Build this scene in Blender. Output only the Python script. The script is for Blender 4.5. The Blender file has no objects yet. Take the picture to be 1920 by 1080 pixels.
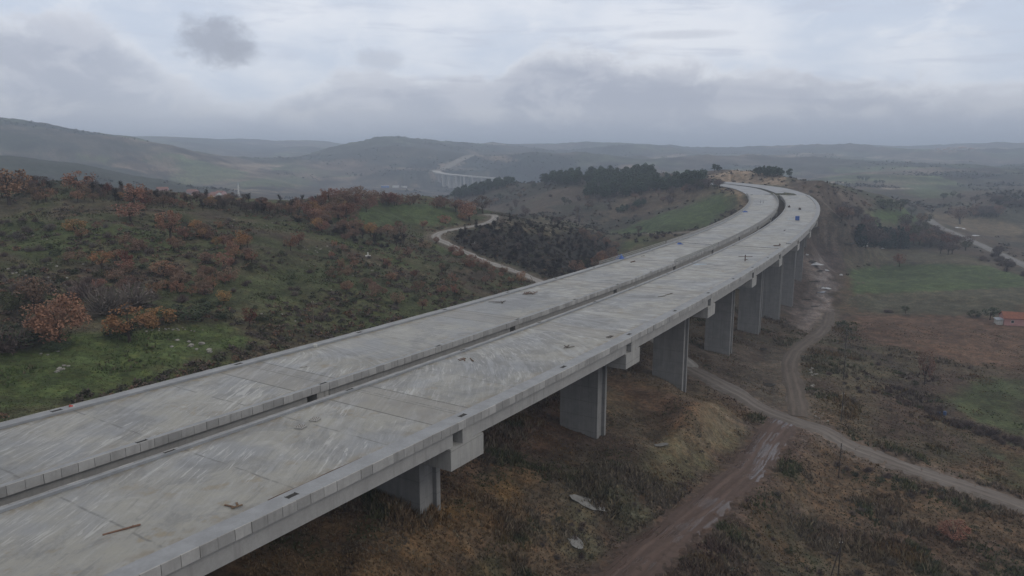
import bpy, math, random
import numpy as np
from mathutils import Vector, Matrix
random.seed(7)
rng = np.random.default_rng(11)
S = bpy.context.scene
COL = S.collection
R = math.radians

# ------------------------------------------------------------------ camera
FPX, HOR, CAMZ = 1371.0, 282.0, 28.0
PITCH = math.atan((540 - HOR) / FPX)
cam_d = bpy.data.cameras.new("camera")
cam_d.sensor_width = 36.0
cam_d.lens = FPX / 1920 * 36
cam_d.clip_start, cam_d.clip_end = 0.5, 60000
cam = bpy.data.objects.new("camera", cam_d)
cam.location = (0, 0, CAMZ)
cam.rotation_euler = (math.pi / 2 - PITCH, 0, 0)
COL.objects.link(cam)
S.camera = cam

# ------------------------------------------------------------------ render settings, exposure
S.view_settings.view_transform = 'Standard'
S.view_settings.look = 'None'
S.view_settings.exposure = 0.0
S.view_settings.gamma = 1.0
S.render.engine = 'CYCLES'
S.cycles.use_denoising = True
S.cycles.max_bounces = 5
S.cycles.diffuse_bounces = 3
S.cycles.glossy_bounces = 2
S.cycles.transmission_bounces = 2
S.cycles.volume_bounces = 1
S.cycles.transparent_max_bounces = 6
S.cycles.caustics_reflective = S.cycles.caustics_refractive = False

# ------------------------------------------------------------------ node helpers
class NT:
    def __init__(s, tree): s.t = tree
    def n(s, kind, **kw):
        nd = s.t.nodes.new(kind)
        for k, v in kw.items():
            if k == 'ins':
                for i, x in v.items():
                    if hasattr(x, 'is_linked') or isinstance(x, bpy.types.NodeSocket): s.t.links.new(x, nd.inputs[i])
                    else: nd.inputs[i].default_value = x
            else: setattr(nd, k, v)
        return nd
    def m(s, op, a, b=0.0, c=None, clamp=False):
        nd = s.n('ShaderNodeMath', operation=op, use_clamp=clamp, ins={0: a, 1: b})
        if c is not None:
            if isinstance(c, bpy.types.NodeSocket): s.t.links.new(c, nd.inputs[2])
            else: nd.inputs[2].default_value = c
        return nd.outputs[0]
    def ss(s, x, lo, hi, a=0.0, b=1.0):
        nd = s.n('ShaderNodeMapRange', interpolation_type='SMOOTHSTEP', ins={0: x, 1: lo, 2: hi, 3: a, 4: b})
        return nd.outputs[0]
    def mix(s, f, a, b, mode='MIX'):
        nd = s.n('ShaderNodeMix', data_type='RGBA', blend_type=mode)
        for i, x in ((0, f), (6, a), (7, b)):
            if isinstance(x, bpy.types.NodeSocket): s.t.links.new(x, nd.inputs[i])
            else: nd.inputs[i].default_value = x if i == 0 else (*x[:3], 1)
        return nd.outputs[2]
    def noise(s, vec, scale, detail=4, rough=.55, dist=0.0):
        nd = s.n('ShaderNodeTexNoise', ins={'Scale': scale, 'Detail': detail, 'Roughness': rough, 'Distortion': dist})
        if vec is not None: s.t.links.new(vec, nd.inputs['Vector'])
        return nd.outputs['Fac']

# ------------------------------------------------------------------ world: overcast sky
SUN_EL, SUN_AZ = R(38), R(112)      # azimuth clockwise from the view direction (+Y): light from the right
w = bpy.data.worlds.new("World")
S.world = w
w.use_nodes = True
w.node_tree.nodes.clear()
q = NT(w.node_tree)
sky = q.n('ShaderNodeTexSky', sky_type='NISHITA', sun_disc=False, sun_elevation=SUN_EL, sun_rotation=SUN_AZ)
tc = q.n('ShaderNodeTexCoord')
sx = q.n('ShaderNodeSeparateXYZ', ins={0: tc.outputs['Generated']})
AZ = q.m('ARCTAN2', sx.outputs[0], sx.outputs[1])
EL = q.m('ARCSINE', sx.outputs[2])
def vec(kx, ky, off=0.0):
    return q.n('ShaderNodeCombineXYZ', ins={0: q.m('MULTIPLY', AZ, kx), 1: q.m('MULTIPLY', EL, ky), 2: off}).outputs[0]
n_big = q.noise(vec(3.6, 8.5, 1.7), 1.0, 6, .55)
n_mid = q.noise(vec(11.0, 19.0, 4.1), 1.0, 8, .60, .4)
n_fin = q.noise(vec(36.0, 50.0, 9.3), 1.0, 7, .65, .3)
def ramp(x, pts, mul):
    """value along the azimuth, given as (photograph column, value)"""
    nd = q.n('ShaderNodeValToRGB'); nd.color_ramp.interpolation = 'B_SPLINE'
    q.t.links.new(q.m('MULTIPLY_ADD', x, 1 / 1.4, .5), nd.inputs[0]); el = nd.color_ramp.elements
    for k, (u, v) in enumerate(pts):
        p = math.atan((u - 960) / FPX / 1.03) / 1.4 + .5; c_ = (v / mul,) * 3 + (1,)
        e = el[k] if k < 2 else el.new(p)
        e.position = p; e.color = c_
    return q.m('MULTIPLY', nd.outputs[0], mul)
def gauss(a0, e0, wa, we, rag=.25):
    a = q.m('DIVIDE', q.m('SUBTRACT', AZ, a0), wa)
    e = q.m('DIVIDE', q.m('SUBTRACT', EL, e0), we)
    d = q.m('ADD', q.m('MULTIPLY', a, a), q.m('MULTIPLY', e, e))
    d = q.m('ADD', d, q.m('MULTIPLY', q.m('SUBTRACT', n_fin, .5), rag * 15))
    d = q.m('ADD', d, q.m('MULTIPLY', q.m('SUBTRACT', n_mid, .5), rag * 13))
    return q.ss(d, 2.1, -.2)
n_wisp = q.noise(vec(5.0, 34.0, 6.6), 1.0, 7, .6, .5)
hi = q.mix(q.ss(n_big, .36, .64), (.66, .735, .87), (.88, .915, .99))
hi = q.mix(q.m('MULTIPLY', q.ss(n_wisp, .52, .68), .6), hi, (.62, .67, .79))
hi = q.mix(q.m('MULTIPLY', q.ss(n_mid, .52, .70), .45), hi, (.95, .97, 1.02))
# the long low bank: its top edge follows the azimuth, broken by billows
top = ramp(AZ, [(-300, .14), (0, .150), (150, .153), (260, .146), (340, .075), (470, .062), (540, .085), (640, .102), (760, .108), (860, .098), (940, .100), (985, .134), (1060, .147), (1120, .132), (1170, .124), (1260, .121), (1340, .109), (1420, .099), (1560, .093), (1720, .086), (1850, .078), (2200, .07)], .2)
dens = ramp(AZ, [(-300, .85), (0, .85), (200, .85), (330, .45), (520, .70), (760, .74), (1000, .92), (1300, .95), (1600, .92), (1900, .85), (2200, .8)], 1.0)
rag = q.m('ADD', q.m('MULTIPLY', q.m('SUBTRACT', n_mid, .5), .062), q.m('MULTIPLY', q.m('SUBTRACT', n_fin, .5), .028))
dtop = q.m('SUBTRACT', q.m('ADD', top, rag), EL)
bank = q.m('MULTIPLY', q.ss(dtop, -.005, .017), dens)
bank_col = q.mix(q.ss(dtop, .0, .040), (.88, .90, .955), (.45, .482, .58))
bank_col = q.mix(q.m('MULTIPLY', q.ss(n_mid, .46, .60), .6), bank_col, (.66, .68, .76))
bank_col = q.mix(q.m('MULTIPLY', q.ss(n_wisp, .50, .66), .35), bank_col, (.43, .46, .56))
c = q.mix(bank, hi, bank_col)
c = q.mix(q.m('MULTIPLY', gauss(-.372, .1300, .036, .0270), .85), c, (.40, .43, .515))
c = q.mix(q.m('MULTIPLY', gauss(-.345, .1200, .022, .0140), .6), c, (.42, .45, .53))
c = q.mix(q.m('MULTIPLY', gauss(-.175, .1130, .026, .0130), .5), c, (.52, .55, .64))
c = q.mix(q.m('MULTIPLY', gauss(.215, .1440, .062, .0050, .14), .5), c, (.56, .59, .68))
c = q.mix(q.m('MULTIPLY', gauss(.56, .178, .10, .012, .2), .35), c, (.55, .58, .68))
# paler gap below the bank, then low murk toward the horizon
c = q.mix(q.m('MULTIPLY', q.m('MULTIPLY', q.ss(EL, .028, .045), q.ss(EL, .066, .048)), q.ss(n_mid, .40, .62, .15, .6)), c, (.68, .70, .76))
c = q.mix(q.ss(EL, .048, .002, 0, .8), c, (.43, .485, .60))
# above the frame: thick bright cloud
c = q.mix(q.ss(EL, .24, .6), c, (.76, .745, .735))
cl = q.n('ShaderNodeBackground', ins={0: c, 1: 1.0})
bs = q.n('ShaderNodeBackground', ins={0: sky.outputs[0], 1: 0.07})
mx = q.n('ShaderNodeMixShader', ins={0: .92, 1: bs.outputs[0], 2: cl.outputs[0]})
out = q.n('ShaderNodeOutputWorld', ins={0: mx.outputs[0]})

# ------------------------------------------------------------------ sun behind cloud
sl = bpy.data.lights.new("sun", 'SUN')
sl.energy, sl.angle, sl.color = 0.55, R(22), (1, .965, .91)
sun = bpy.data.objects.new("sun", sl)
d = Vector((math.sin(SUN_AZ) * math.cos(SUN_EL), math.cos(SUN_AZ) * math.cos(SUN_EL), math.sin(SUN_EL)))
sun.rotation_euler = d.to_track_quat('Z', 'Y').to_euler()
COL.objects.link(sun)

# ------------------------------------------------------------------ haze: one closed box of even air
def haze_box():
    x, lo, hi_ = 13500, -170, 150
    v = [(a * x, b * x, c_) for c_ in (lo, hi_) for a, b in ((-1, -1), (1, -1), (1, 1), (-1, 1))]
    fcs = [(3, 2, 1, 0), (4, 5, 6, 7), (0, 1, 5, 4), (1, 2, 6, 5), (2, 3, 7, 6), (3, 0, 4, 7)]
    me = bpy.data.meshes.new("haze"); me.from_pydata(v, [], fcs)
    m = bpy.data.materials.new("haze_air"); m.use_nodes = True
    m.node_tree.nodes.clear(); z = NT(m.node_tree)
    pv = z.n('ShaderNodeVolumePrincipled', ins={'Color': (.72, .83, 1.0, 1), 'Density': 0.00028, 'Anisotropy': 0.0})
    z.n('ShaderNodeOutputMaterial', ins={'Volume': pv.outputs[0]})
    try: m.cycles.homogeneous_volume = True
    except Exception: pass
    me.materials.append(m)
    o = bpy.data.objects.new("haze", me); o["kind"] = "stuff"; COL.objects.link(o)
haze_box()

# ------------------------------------------------------------------ generic helpers
def tag(o, label=None, cat=None, group=None, kind=None):
    if label: o["label"] = label
    if cat: o["category"] = cat
    if group: o["group"] = group
    if kind: o["kind"] = kind
    return o
def empty(name, loc=(0, 0, 0), rz=0.0, scale=1.0):
    o = bpy.data.objects.new(name, None)
    o.location = loc; o.rotation_euler = (0, 0, rz); o.scale = (scale,) * 3
    o.empty_display_size = .2
    COL.objects.link(o)
    return o
def mesh_np(name, V, F, mats=(), fmat=None, smooth=False):
    """V (n,3) array; F list of (m,k) index arrays, each with its own k"""
    V = np.asarray(V, np.float32)
    F = [np.asarray(f, np.int32) for f in (F if isinstance(F, (list, tuple)) else [F]) if len(f)]
    me = bpy.data.meshes.new(name)
    nl = sum(f.size for f in F); nf = sum(len(f) for f in F)
    me.vertices.add(len(V)); me.vertices.foreach_set('co', V.ravel())
    me.loops.add(nl); me.polygons.add(nf)
    me.loops.foreach_set('vertex_index', np.concatenate([f.ravel() for f in F]))
    tot = np.concatenate([np.full(len(f), f.shape[1], np.int32) for f in F])
    me.polygons.foreach_set('loop_start', np.concatenate([[0], np.cumsum(tot)[:-1]]).astype(np.int32))
    for m in mats: me.materials.append(m)
    if fmat is not None: me.polygons.foreach_set('material_index', np.asarray(fmat, np.int32))
    me.polygons.foreach_set('use_smooth', np.full(nf, smooth))
    me.update(calc_edges=True); me.validate()
    return me
def link(name, me, parent=None):
    o = bpy.data.objects.new(name, me); COL.objects.link(o)
    if parent is not None: o.parent = parent
    return o
def set_attr(me, name, C):
    a = me.attributes.new(name, 'FLOAT_COLOR', 'POINT')
    a.data.foreach_set('color', np.c_[C, np.ones(len(C))].astype(np.float32).ravel())
class MB:
    """collects boxes, bars and tubes into one mesh"""
    def __init__(s): s.V = []; s.Q = []; s.T = []; s.n = 0
    def add(s, V, Q=(), T=()):
        V = np.asarray(V, float).reshape(-1, 3)
        s.V.append(V)
        if len(Q): s.Q.append(np.asarray(Q) + s.n)
        if len(T): s.T.append(np.asarray(T) + s.n)
        s.n += len(V)
    HEX = np.array([(3, 2, 1, 0), (4, 5, 6, 7), (0, 1, 5, 4), (1, 2, 6, 5), (2, 3, 7, 6), (3, 0, 4, 7)])
    def hexa(s, V8): s.add(V8, s.HEX)
    def box(s, c, d, rz=0.0, ry=0.0, rx=0.0):
        x, y, z = np.array(d) / 2
        v = np.array([(-x, -y, -z), (x, -y, -z), (x, y, -z), (-x, y, -z), (-x, -y, z), (x, -y, z), (x, y, z), (-x, y, z)])
        M = np.array(Matrix.Rotation(rz, 3, 'Z') @ Matrix.Rotation(ry, 3, 'Y') @ Matrix.Rotation(rx, 3, 'X'))
        s.add(v @ M.T + np.array(c), s.HEX)
    def tube(s, P, rad, k=6, cap=True):
        P = np.asarray(P, float); n = len(P)
        rad = np.broadcast_to(np.asarray(rad, float), (n,))
        T = np.gradient(P, axis=0); T /= np.linalg.norm(T, axis=1)[:, None] + 1e-9
        up = np.array([0, 0, 1.0]) if abs(T[0, 2]) < .9 else np.array([1.0, 0, 0])
        A = np.cross(T, up); A /= np.linalg.norm(A, axis=1)[:, None] + 1e-9
        B = np.cross(T, A)
        th = np.arange(k) * 2 * math.pi / k
        V = P[:, None] + rad[:, None, None] * (np.cos(th)[None, :, None] * A[:, None] + np.sin(th)[None, :, None] * B[:, None])
        i, j = np.meshgrid(np.arange(n - 1), np.arange(k), indexing='ij'); j2 = (j + 1) % k
        Q = np.stack([i * k + j, i * k + j2, (i + 1) * k + j2, (i + 1) * k + j], -1).reshape(-1, 4)
        V = V.reshape(-1, 3); Tr = []
        if cap:
            V = np.concatenate([V, P[:1], P[-1:]])
            for a in range(k):
                Tr += [(n * k, (a + 1) % k, a), (n * k + 1, (n - 1) * k + a, (n - 1) * k + (a + 1) % k)]
        s.add(V, Q, Tr)
    def mesh(s, name, mat, smooth=False):
        F = ([np.concatenate(s.Q)] if s.Q else []) + ([np.concatenate(s.T)] if s.T else [])
        return mesh_np(name, np.concatenate(s.V), F, [mat], smooth=smooth)
    def build(s, name, mat, parent=None, smooth=False):
        return link(name, s.mesh(name, mat, smooth), parent)

# ------------------------------------------------------------------ numpy noise
def _hash(ix, iy, seed):
    h = (ix.astype(np.int64) * 374761393 + iy.astype(np.int64) * 668265263 + seed * 1442695041) & 0xFFFFFFFF
    h = ((h ^ (h >> 13)) * 1274126177) & 0xFFFFFFFF
    h = (h ^ (h >> 16)) & 0xFFFF
    return h / 65535.0
def vnoise(x, y, seed=0):
    ix, iy = np.floor(x), np.floor(y)
    fx, fy = x - ix, y - iy
    fx = fx * fx * fx * (fx * (fx * 6 - 15) + 10); fy = fy * fy * fy * (fy * (fy * 6 - 15) + 10)
    a, b = _hash(ix, iy, seed), _hash(ix + 1, iy, seed)
    c_, d_ = _hash(ix, iy + 1, seed), _hash(ix + 1, iy + 1, seed)
    return (a * (1 - fx) + b * fx) * (1 - fy) + (c_ * (1 - fx) + d_ * fx) * fy
def fbm(x, y, wl, octv=4, seed=0, gain=.5):
    v = 0; a = 1; t = 0
    for i in range(octv):
        k = 2.0 ** i / wl
        ca, sa = math.cos(.6 * i + .3), math.sin(.6 * i + .3)
        v = v + a * vnoise((x * ca - y * sa) * k + 17.3 * i, (x * sa + y * ca) * k + 5.1 * i, seed + i); t += a; a *= gain
    return v / t
def sstep(x, a, b):
    t = np.clip((x - a) / (b - a), 0, 1); return t * t * (3 - 2 * t)

# ------------------------------------------------------------------ pixel rays of the 1920 x 1080 photograph
def ray(u, v):
    x = (np.asarray(u, float) - 960) / FPX; y = (540 - np.asarray(v, float)) / FPX
    dF = math.cos(PITCH) + y * math.sin(PITCH); dz = y * math.cos(PITCH) - math.sin(PITCH)
    h = np.hypot(x, dF)
    return np.arctan2(x, dF), dz / h          # azimuth, slope per metre of horizontal distance
def to_px(X, Y, Z):
    zc = Y * math.cos(PITCH) - (Z - CAMZ) * math.sin(PITCH); yc = Y * math.sin(PITCH) + (Z - CAMZ) * math.cos(PITCH)
    zc = np.where(zc > .1, zc, np.nan)
    return 960 + FPX * X / zc, 540 - FPX * yc / zc

# ------------------------------------------------------------------ the curved line of the viaducts
SS = np.arange(-80, 661, 1.0)
def _line():
    s = SS / 500
    k = (-.42261 - .07374 * s + 1.82142 * s ** 2 + .58541 * s ** 3 - 5.01841 * s ** 4) / 1000
    k = np.where(SS < 0, -.00042, np.maximum(k, -.0040))
    i0 = int(np.argmin(abs(SS)))
    th = np.zeros_like(SS); x = np.zeros_like(SS); y = np.zeros_like(SS)
    th[i0] = .57127; x[i0], y[i0] = -26.361, 42.644
    for i in range(i0 + 1, len(SS)):
        th[i] = th[i - 1] + k[i]; x[i] = x[i - 1] + math.sin(th[i]); y[i] = y[i - 1] + math.cos(th[i])
    for i in range(i0 - 1, -1, -1):
        th[i] = th[i + 1] - k[i + 1]; x[i] = x[i + 1] - math.sin(th[i + 1]); y[i] = y[i + 1] - math.cos(th[i + 1])
    t = SS / 100
    z = -2.8005 * t + .05187 * t ** 2 + .08947 * t ** 3
    z = np.where(SS > 500, np.interp(SS, [500, 560, 660], [z[np.argmin(abs(SS - 500))], .6, 1.8]), z)
    return x, y, th, z
LX, LY, LT, LZ = _line(); LZ = LZ - .27
WR, GAP, WL = 18.55, 3.91, 17.52
LEFT0 = WR + GAP; LEFT1 = LEFT0 + WL
def at(s, o, z=0.0):
    """station s along the line, o metres leftward of the right-hand edge, z above the deck"""
    s = np.asarray(s, float)
    x, y, t, zz = (np.interp(s, SS, a) for a in (LX, LY, LT, LZ))
    return np.stack(np.broadcast_arrays(x - np.cos(t) * o, y + np.sin(t) * o, zz + z), -1)
def heading(s): return float(np.interp(s, SS, LT))
_gs, _go = np.meshgrid(np.arange(-5, 520, .5), np.arange(0, LEFT1 + .1, .5), indexing='ij')
_gp = at(_gs, _go); _gu, _gv = to_px(_gp[..., 0], _gp[..., 1], _gp[..., 2])
def deck(u, v):
    d2 = (_gu - u) ** 2 + (_gv - v) ** 2
    i = np.unravel_index(np.nanargmin(d2), d2.shape)
    return float(_gs[i]), float(_go[i])
def line_coords(x, y):
    """nearest station and leftward offset for points (only meaningful near the line)"""
    s_ = np.zeros(len(x)); o_ = np.full(len(x), 9e9)
    m = (x > -230) & (x < 330) & (y > -60) & (y < 720)
    idx = np.nonzero(m)[0]
    for c0 in range(0, len(idx), 20000):
        ii = idx[c0:c0 + 20000]
        dx = x[ii][:, None] - LX[::4][None]; dy = y[ii][:, None] - LY[::4][None]
        k = np.argmin(dx * dx + dy * dy, 1) * 4
        for _ in range(2):
            ds = (x[ii] - LX[k]) * np.sin(LT[k]) + (y[ii] - LY[k]) * np.cos(LT[k])
            k = np.clip(k + np.round(ds).astype(int), 0, len(SS) - 1)
        s_[ii] = SS[k]; o_[ii] = -((x[ii] - LX[k]) * np.cos(LT[k]) - (y[ii] - LY[k]) * np.sin(LT[k]))
    return s_, o_

# ------------------------------------------------------------------ terrain: surveyed points, interpolated
def zt(u, v, t): a, k = ray(u, v); return (float(a), math.log(t), CAMZ + k * t)
def zz(u, v, z): a, k = ray(u, v); return (float(a), math.log((z - CAMZ) / k), z)
def xy(x, y, z): return (math.atan2(x, y), math.log(math.hypot(x, y)), z)
def azt(u, t, z): return (float(ray(u, 300)[0]), math.log(t), z)
PTS = []
for x, y, z in ((0, 15, -17), (0, -40, -18), (60, -60, -30), (-80, -40, -6), (-160, 20, 0), (120, 10, -36), (-100, -200, 0), (150, -200, -38), (0, -900, 10),
                (-700, -300, 30), (700, -300, -40), (-3000, 0, 90), (3000, 0, 40), (0, -4000, 60), (-9000, -2000, 60), (9000, -2000, 60), (0, -10000, 60),
                (-40, 40, -9), (-15, 62, -11), (30, 40, -24), (60, 50, -32)):
    PTS.append(xy(x, y, z))
# under the viaducts: foot of each pier, right line and left line
for s_, zr, zl in ((38, -13.7, -9.5), (87, -21.3, -14.5), (139, -28, -20), (186, -29.8, -24), (232, -34.8, -29), (281, -39.5, -33), (319, -42.5, -35),
                   (370, -40, -28), (420, -28, -17), (462, -15, -9.5), (500, -4.5, -3.5)):
    a = at(s_, 6); PTS.append(xy(a[0], a[1], zr)); a = at(s_, LEFT1 + 3); PTS.append(xy(a[0], a[1], zl))
# right of the bridge
for p in ((1290, 690, -27.8), (1380, 735, -29), (1450, 785, -30), (1540, 815, -31.5), (1700, 872, -34), (1915, 948, -36.5), (1910, 1078, -35.5), (1570, 1078, -32.5),
          (1572, 900, -33), (1405, 880, -28.6), (1300, 960, -25.6), (1180, 1060, -22.8), (1050, 1000, -20.3), (960, 1075, -19.2), (800, 1075, -15.5), (640, 1078, -12.5), (900, 930, -16.5),
          (1100, 900, -20.8), (1230, 800, -24.5), (1190, 850, -22.8), (1290, 760, -22.5), (1345, 800, -24), (1320, 860, -24.5), (1260, 720, -23.5), (1400, 800, -28.5),
          (1550, 640, -37.5), (1750, 650, -40), (1890, 605, -40.5), (1600, 520, -42), (1750, 500, -43), (1915, 500, -43), (1900, 800, -38), (1720, 740, -38),
          (1530, 480, -42), (1590, 455, -36), (1545, 400, -14), (1600, 440, -31), (1530, 440, -27), (1660, 462, -42), (1560, 420, -21), (1750, 415, -42.5), (1800, 440, -42.5), (1905, 420, -43), (1640, 395, -22), (1680, 408, -28),
          (1580, 690, -34), (1470, 670, -33), (1475, 720, -31.5)):
    PTS.append(zz(*p))
for p in ((1500, 336, 590), (1540, 348, 630), (1600, 362, 680), (1660, 375, 740), (1705, 390, 790), (1440, 327, 650), (1400, 322, 720), (1340, 320, 800), (1580, 380, 560), (1530, 365, 545),
          (1700, 350, 1437), (1900, 345, 1555), (1750, 320, 2600), (1600, 325, 2000), (1600, 345, 1300), (1900, 385, 930), (1750, 380, 980), (1820, 330, 2100)):
    PTS.append(zt(*p))
# left hill
for p in ((0, 770, -5.5), (0, 690, -5), (0, 640, -3.5), (0, 500, 2), (0, 400, 9), (300, 690, -7), (300, 600, -4), (300, 500, 0), (300, 420, 5.5),
          (600, 605, -10), (600, 560, -8), (600, 480, -3.5), (600, 420, 1), (760, 560, -12), (850, 540, -14.5), (1000, 521, -19), (940, 500, -16.5), (900, 486, -14.5), (860, 468, -11.5),
          (822, 440, -8), (880, 425, -7.5), (925, 404, -7), (760, 408, -2.5), (700, 500, -8), (1120, 485, -26), (1170, 450, -33), (1000, 430, -12), (1090, 440, -17), (1060, 480, -20), (1150, 475, -29)):
    PTS.append(zz(*p))
for p in ((0, 337, 330), (150, 345, 330), (300, 362, 335), (450, 372, 350), (600, 374, 370), (700, 372, 400), (800, 374, 420), (880, 388, 420), (930, 398, 400)):
    PTS.append(zt(*p))
for p in ((-150, 500, 5), (0, 620, -25), (300, 640, -40), (600, 700, -60), (800, 700, -60), (900, 640, -52), (300, 1000, -26), (380, 1000, -28), (450, 1050, -31), (0, 900, -30)):
    PTS.append(azt(*p))
# hill across the valley, pine ridge
for p in ((1000, 400, 600), (960, 412, 560), (1050, 410, 560), (1175, 440, 480), (1100, 375, 680), (1000, 350, 850), (930, 346, 950), (870, 361, 930), (840, 371, 900), (965, 344, 930), (1150, 352, 740), (1150, 327, 860), (1230, 323, 830), (1050, 334, 870), (1290, 334, 740), (1370, 349, 590),
          (1300, 400, 520), (1250, 430, 455), (1230, 365, 660), (1350, 380, 545), (1100, 425, 520)):
    PTS.append(zt(*p))
for p in ((1000, 1200, -55), (1150, 1150, -45), (1290, 1150, -35), (1400, 1200, -30), (1500, 1000, -38), (900, 1400, -75)):
    PTS.append(azt(*p))
# far country
for p in ((860, 345, 1850), (740, 350, 1750), (905, 345, 1850), (815, 320, 2050), (900, 307, 2400), (930, 291, 2700), (700, 268, 3000), (620, 278, 2900), (800, 270, 3000), (850, 274, 3000), (560, 302, 2600), (640, 320, 2300),
          (0, 235, 2400), (100, 244, 2400), (200, 256, 2350), (260, 263, 2300), (350, 290, 2100), (480, 322, 2000), (600, 345, 1900), (0, 287, 1300), (150, 303, 1250), (300, 330, 1200), (440, 358, 1150),
          (350, 260, 4600), (250, 259, 4600), (600, 268, 5200), (450, 292, 3500), (500, 303, 3000), (960, 272, 5000), (1150, 273, 4600), (1250, 280, 5400), (1380, 284, 6000), (1500, 275, 5000), (1400, 285, 4300), (1620, 277, 4600),
          (1700, 283, 4000), (1920, 268, 6200), (1800, 276, 5600), (1700, 301, 3000), (1100, 302, 2500), (1000, 312, 2050), (1200, 291, 3200), (1350, 302, 3000), (1080, 285, 3600), (1500, 300, 3000), (1900, 310, 3000)):
    PTS.append(zt(*p))
for p in ((0, 1750, -5), (300, 1600, -45), (-200, 2400, 115), (-200, 1300, 30), (700, 4200, 10), (200, 3400, 20), (1300, 7000, 20)):
    PTS.append(azt(*p))
for u in range(-300, 2300, 200): PTS.append(azt(u, 9500, 20)); PTS.append(azt(u, 13000, -30))
PTS = np.array(PTS)
def emb(a, l): return np.stack([3.0 * np.cos(a), 3.0 * np.sin(a), l], -1)
_C = emb(PTS[:, 0], PTS[:, 1]); _EPS = .06
def _ker(A, B): return np.sqrt(((A[:, None] - B[None]) ** 2).sum(-1) + _EPS ** 2)
_n = len(PTS)
_A = np.zeros((_n + 2, _n + 2)); _A[:_n, :_n] = _ker(_C, _C) - np.eye(_n) * .004
_A[:_n, _n] = 1; _A[_n, :_n] = 1; _A[:_n, _n + 1] = PTS[:, 1]; _A[_n + 1, :_n] = PTS[:, 1]
_sc = 1.0
_W = np.linalg.lstsq(_A, np.r_[PTS[:, 2], 0, 0], rcond=None)[0]
def base_z(a, l):
    out_ = np.zeros(a.shape).ravel(); E_ = emb(a, l).reshape(-1, 3); lf = l.ravel()
    for c0 in range(0, len(E_), 60000):
        out_[c0:c0 + 60000] = _ker(E_[c0:c0 + 60000], _C) @ _W[:_n] + _W[_n] + _W[_n + 1] * lf[c0:c0 + 60000]
    return out_.reshape(a.shape)

NR = 600
RR = np.exp(np.linspace(math.log(9.0), math.log(13200.0), NR)); LR0, DLR = math.log(9.0), (math.log(13200.0) - math.log(9.0)) / (NR - 1)
A1 = R(47.0)
AA = np.concatenate([np.linspace(-A1, A1, 860), np.linspace(A1, 2 * math.pi - A1, 92)[1:-1]]); NA = len(AA)
# coarse evaluation of the survey surface, then linear refinement
_ca = np.concatenate([np.linspace(-A1, A1, 216), np.linspace(A1, 2 * math.pi - A1, 47)[1:]]); _cl = np.linspace(LR0, LR0 + DLR * (NR - 1), 260)
_cz = base_z(*[g for g in np.meshgrid(_ca, _cl)])
def _bil(G, ga, gl, a, l):
    i = np.clip(np.searchsorted(ga, a) - 1, 0, len(ga) - 2); j = np.clip(np.searchsorted(gl, l) - 1, 0, len(gl) - 2)
    fa = np.clip((a - ga[i]) / (ga[i + 1] - ga[i]), 0, 1); fl = np.clip((l - gl[j]) / (gl[j + 1] - gl[j]), 0, 1)
    return (G[j, i] * (1 - fa) + G[j, i + 1] * fa) * (1 - fl) + (G[j + 1, i] * (1 - fa) + G[j + 1, i + 1] * fa) * fl
_ga, _gl = np.meshgrid(AA, np.log(RR)); GX = np.sin(_ga) * np.exp(_gl); GY = np.cos(_ga) * np.exp(_gl)
_af = np.where(_ga > 2 * math.pi - A1, _ga, _ga)
GZ = _bil(_cz, _ca, _cl, _af.ravel(), _gl.ravel()).reshape(_ga.shape)
_rr = np.exp(_gl)

# roads, traced on the photograph and laid on the ground (world points come from the survey surface)
def surf_hit(u, v, G=None, tmin=25.0):
    """where the ray of a photograph pixel first meets the ground: x, y, z (vectorised)"""
    G = GZ if G is None else G
    a, k = ray(np.atleast_1d(u), np.atleast_1d(v))
    ai = (a + A1) / (2 * A1) * 859; i = np.clip(np.floor(ai).astype(int), 0, 858); fa = np.clip(ai - i, 0, 1)
    j0 = int((math.log(tmin) - LR0) / DLR)
    out_ = np.zeros((len(a), 3)); ok = np.zeros(len(a), bool)
    for c0 in range(0, len(a), 4000):
        sl_ = slice(c0, c0 + 4000)
        Z = G[j0:, i[sl_]] * (1 - fa[sl_]) + G[j0:, i[sl_] + 1] * fa[sl_]
        D = CAMZ + k[sl_][None] * RR[j0:, None] - Z
        below = D < 0; hit = below.any(0); j = below.argmax(0); j = np.maximum(j, 1)
        n_ = np.arange(Z.shape[1]); d0, d1 = D[j - 1, n_], D[j, n_]
        f_ = np.clip(d0 / (d0 - d1 + 1e-9), 0, 1); r_ = RR[j0:][j - 1] * (1 - f_) + RR[j0:][j] * f_
        out_[sl_, 0] = np.sin(a[sl_]) * r_; out_[sl_, 1] = np.cos(a[sl_]) * r_; out_[sl_, 2] = CAMZ + k[sl_] * r_; ok[sl_] = hit
    return out_, ok
def ground(x, y, G=None):
    G = GZ if G is None else G
    x = np.asarray(x, float); y = np.asarray(y, float)
    a = np.arctan2(x, y); a = np.where(a < -A1, a + 2 * math.pi, a); l = np.log(np.maximum(np.hypot(x, y), 9.01))
    lj = np.clip((l - LR0) / DLR, 0, NR - 1.001); j = lj.astype(int); fl = lj - j
    i = np.clip(np.searchsorted(AA, a) - 1, 0, NA - 1); i2 = (i + 1) % NA
    wa = np.where(i2 == 0, 2 * math.pi - A1 - AA[-1], AA[i2] - AA[i]); fa = np.clip((a - AA[i]) / wa, 0, 1)
    return (G[j, i] * (1 - fa) + G[j, i2] * fa) * (1 - fl) + (G[j + 1, i] * (1 - fa) + G[j + 1, i2] * fa) * fl
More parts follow.
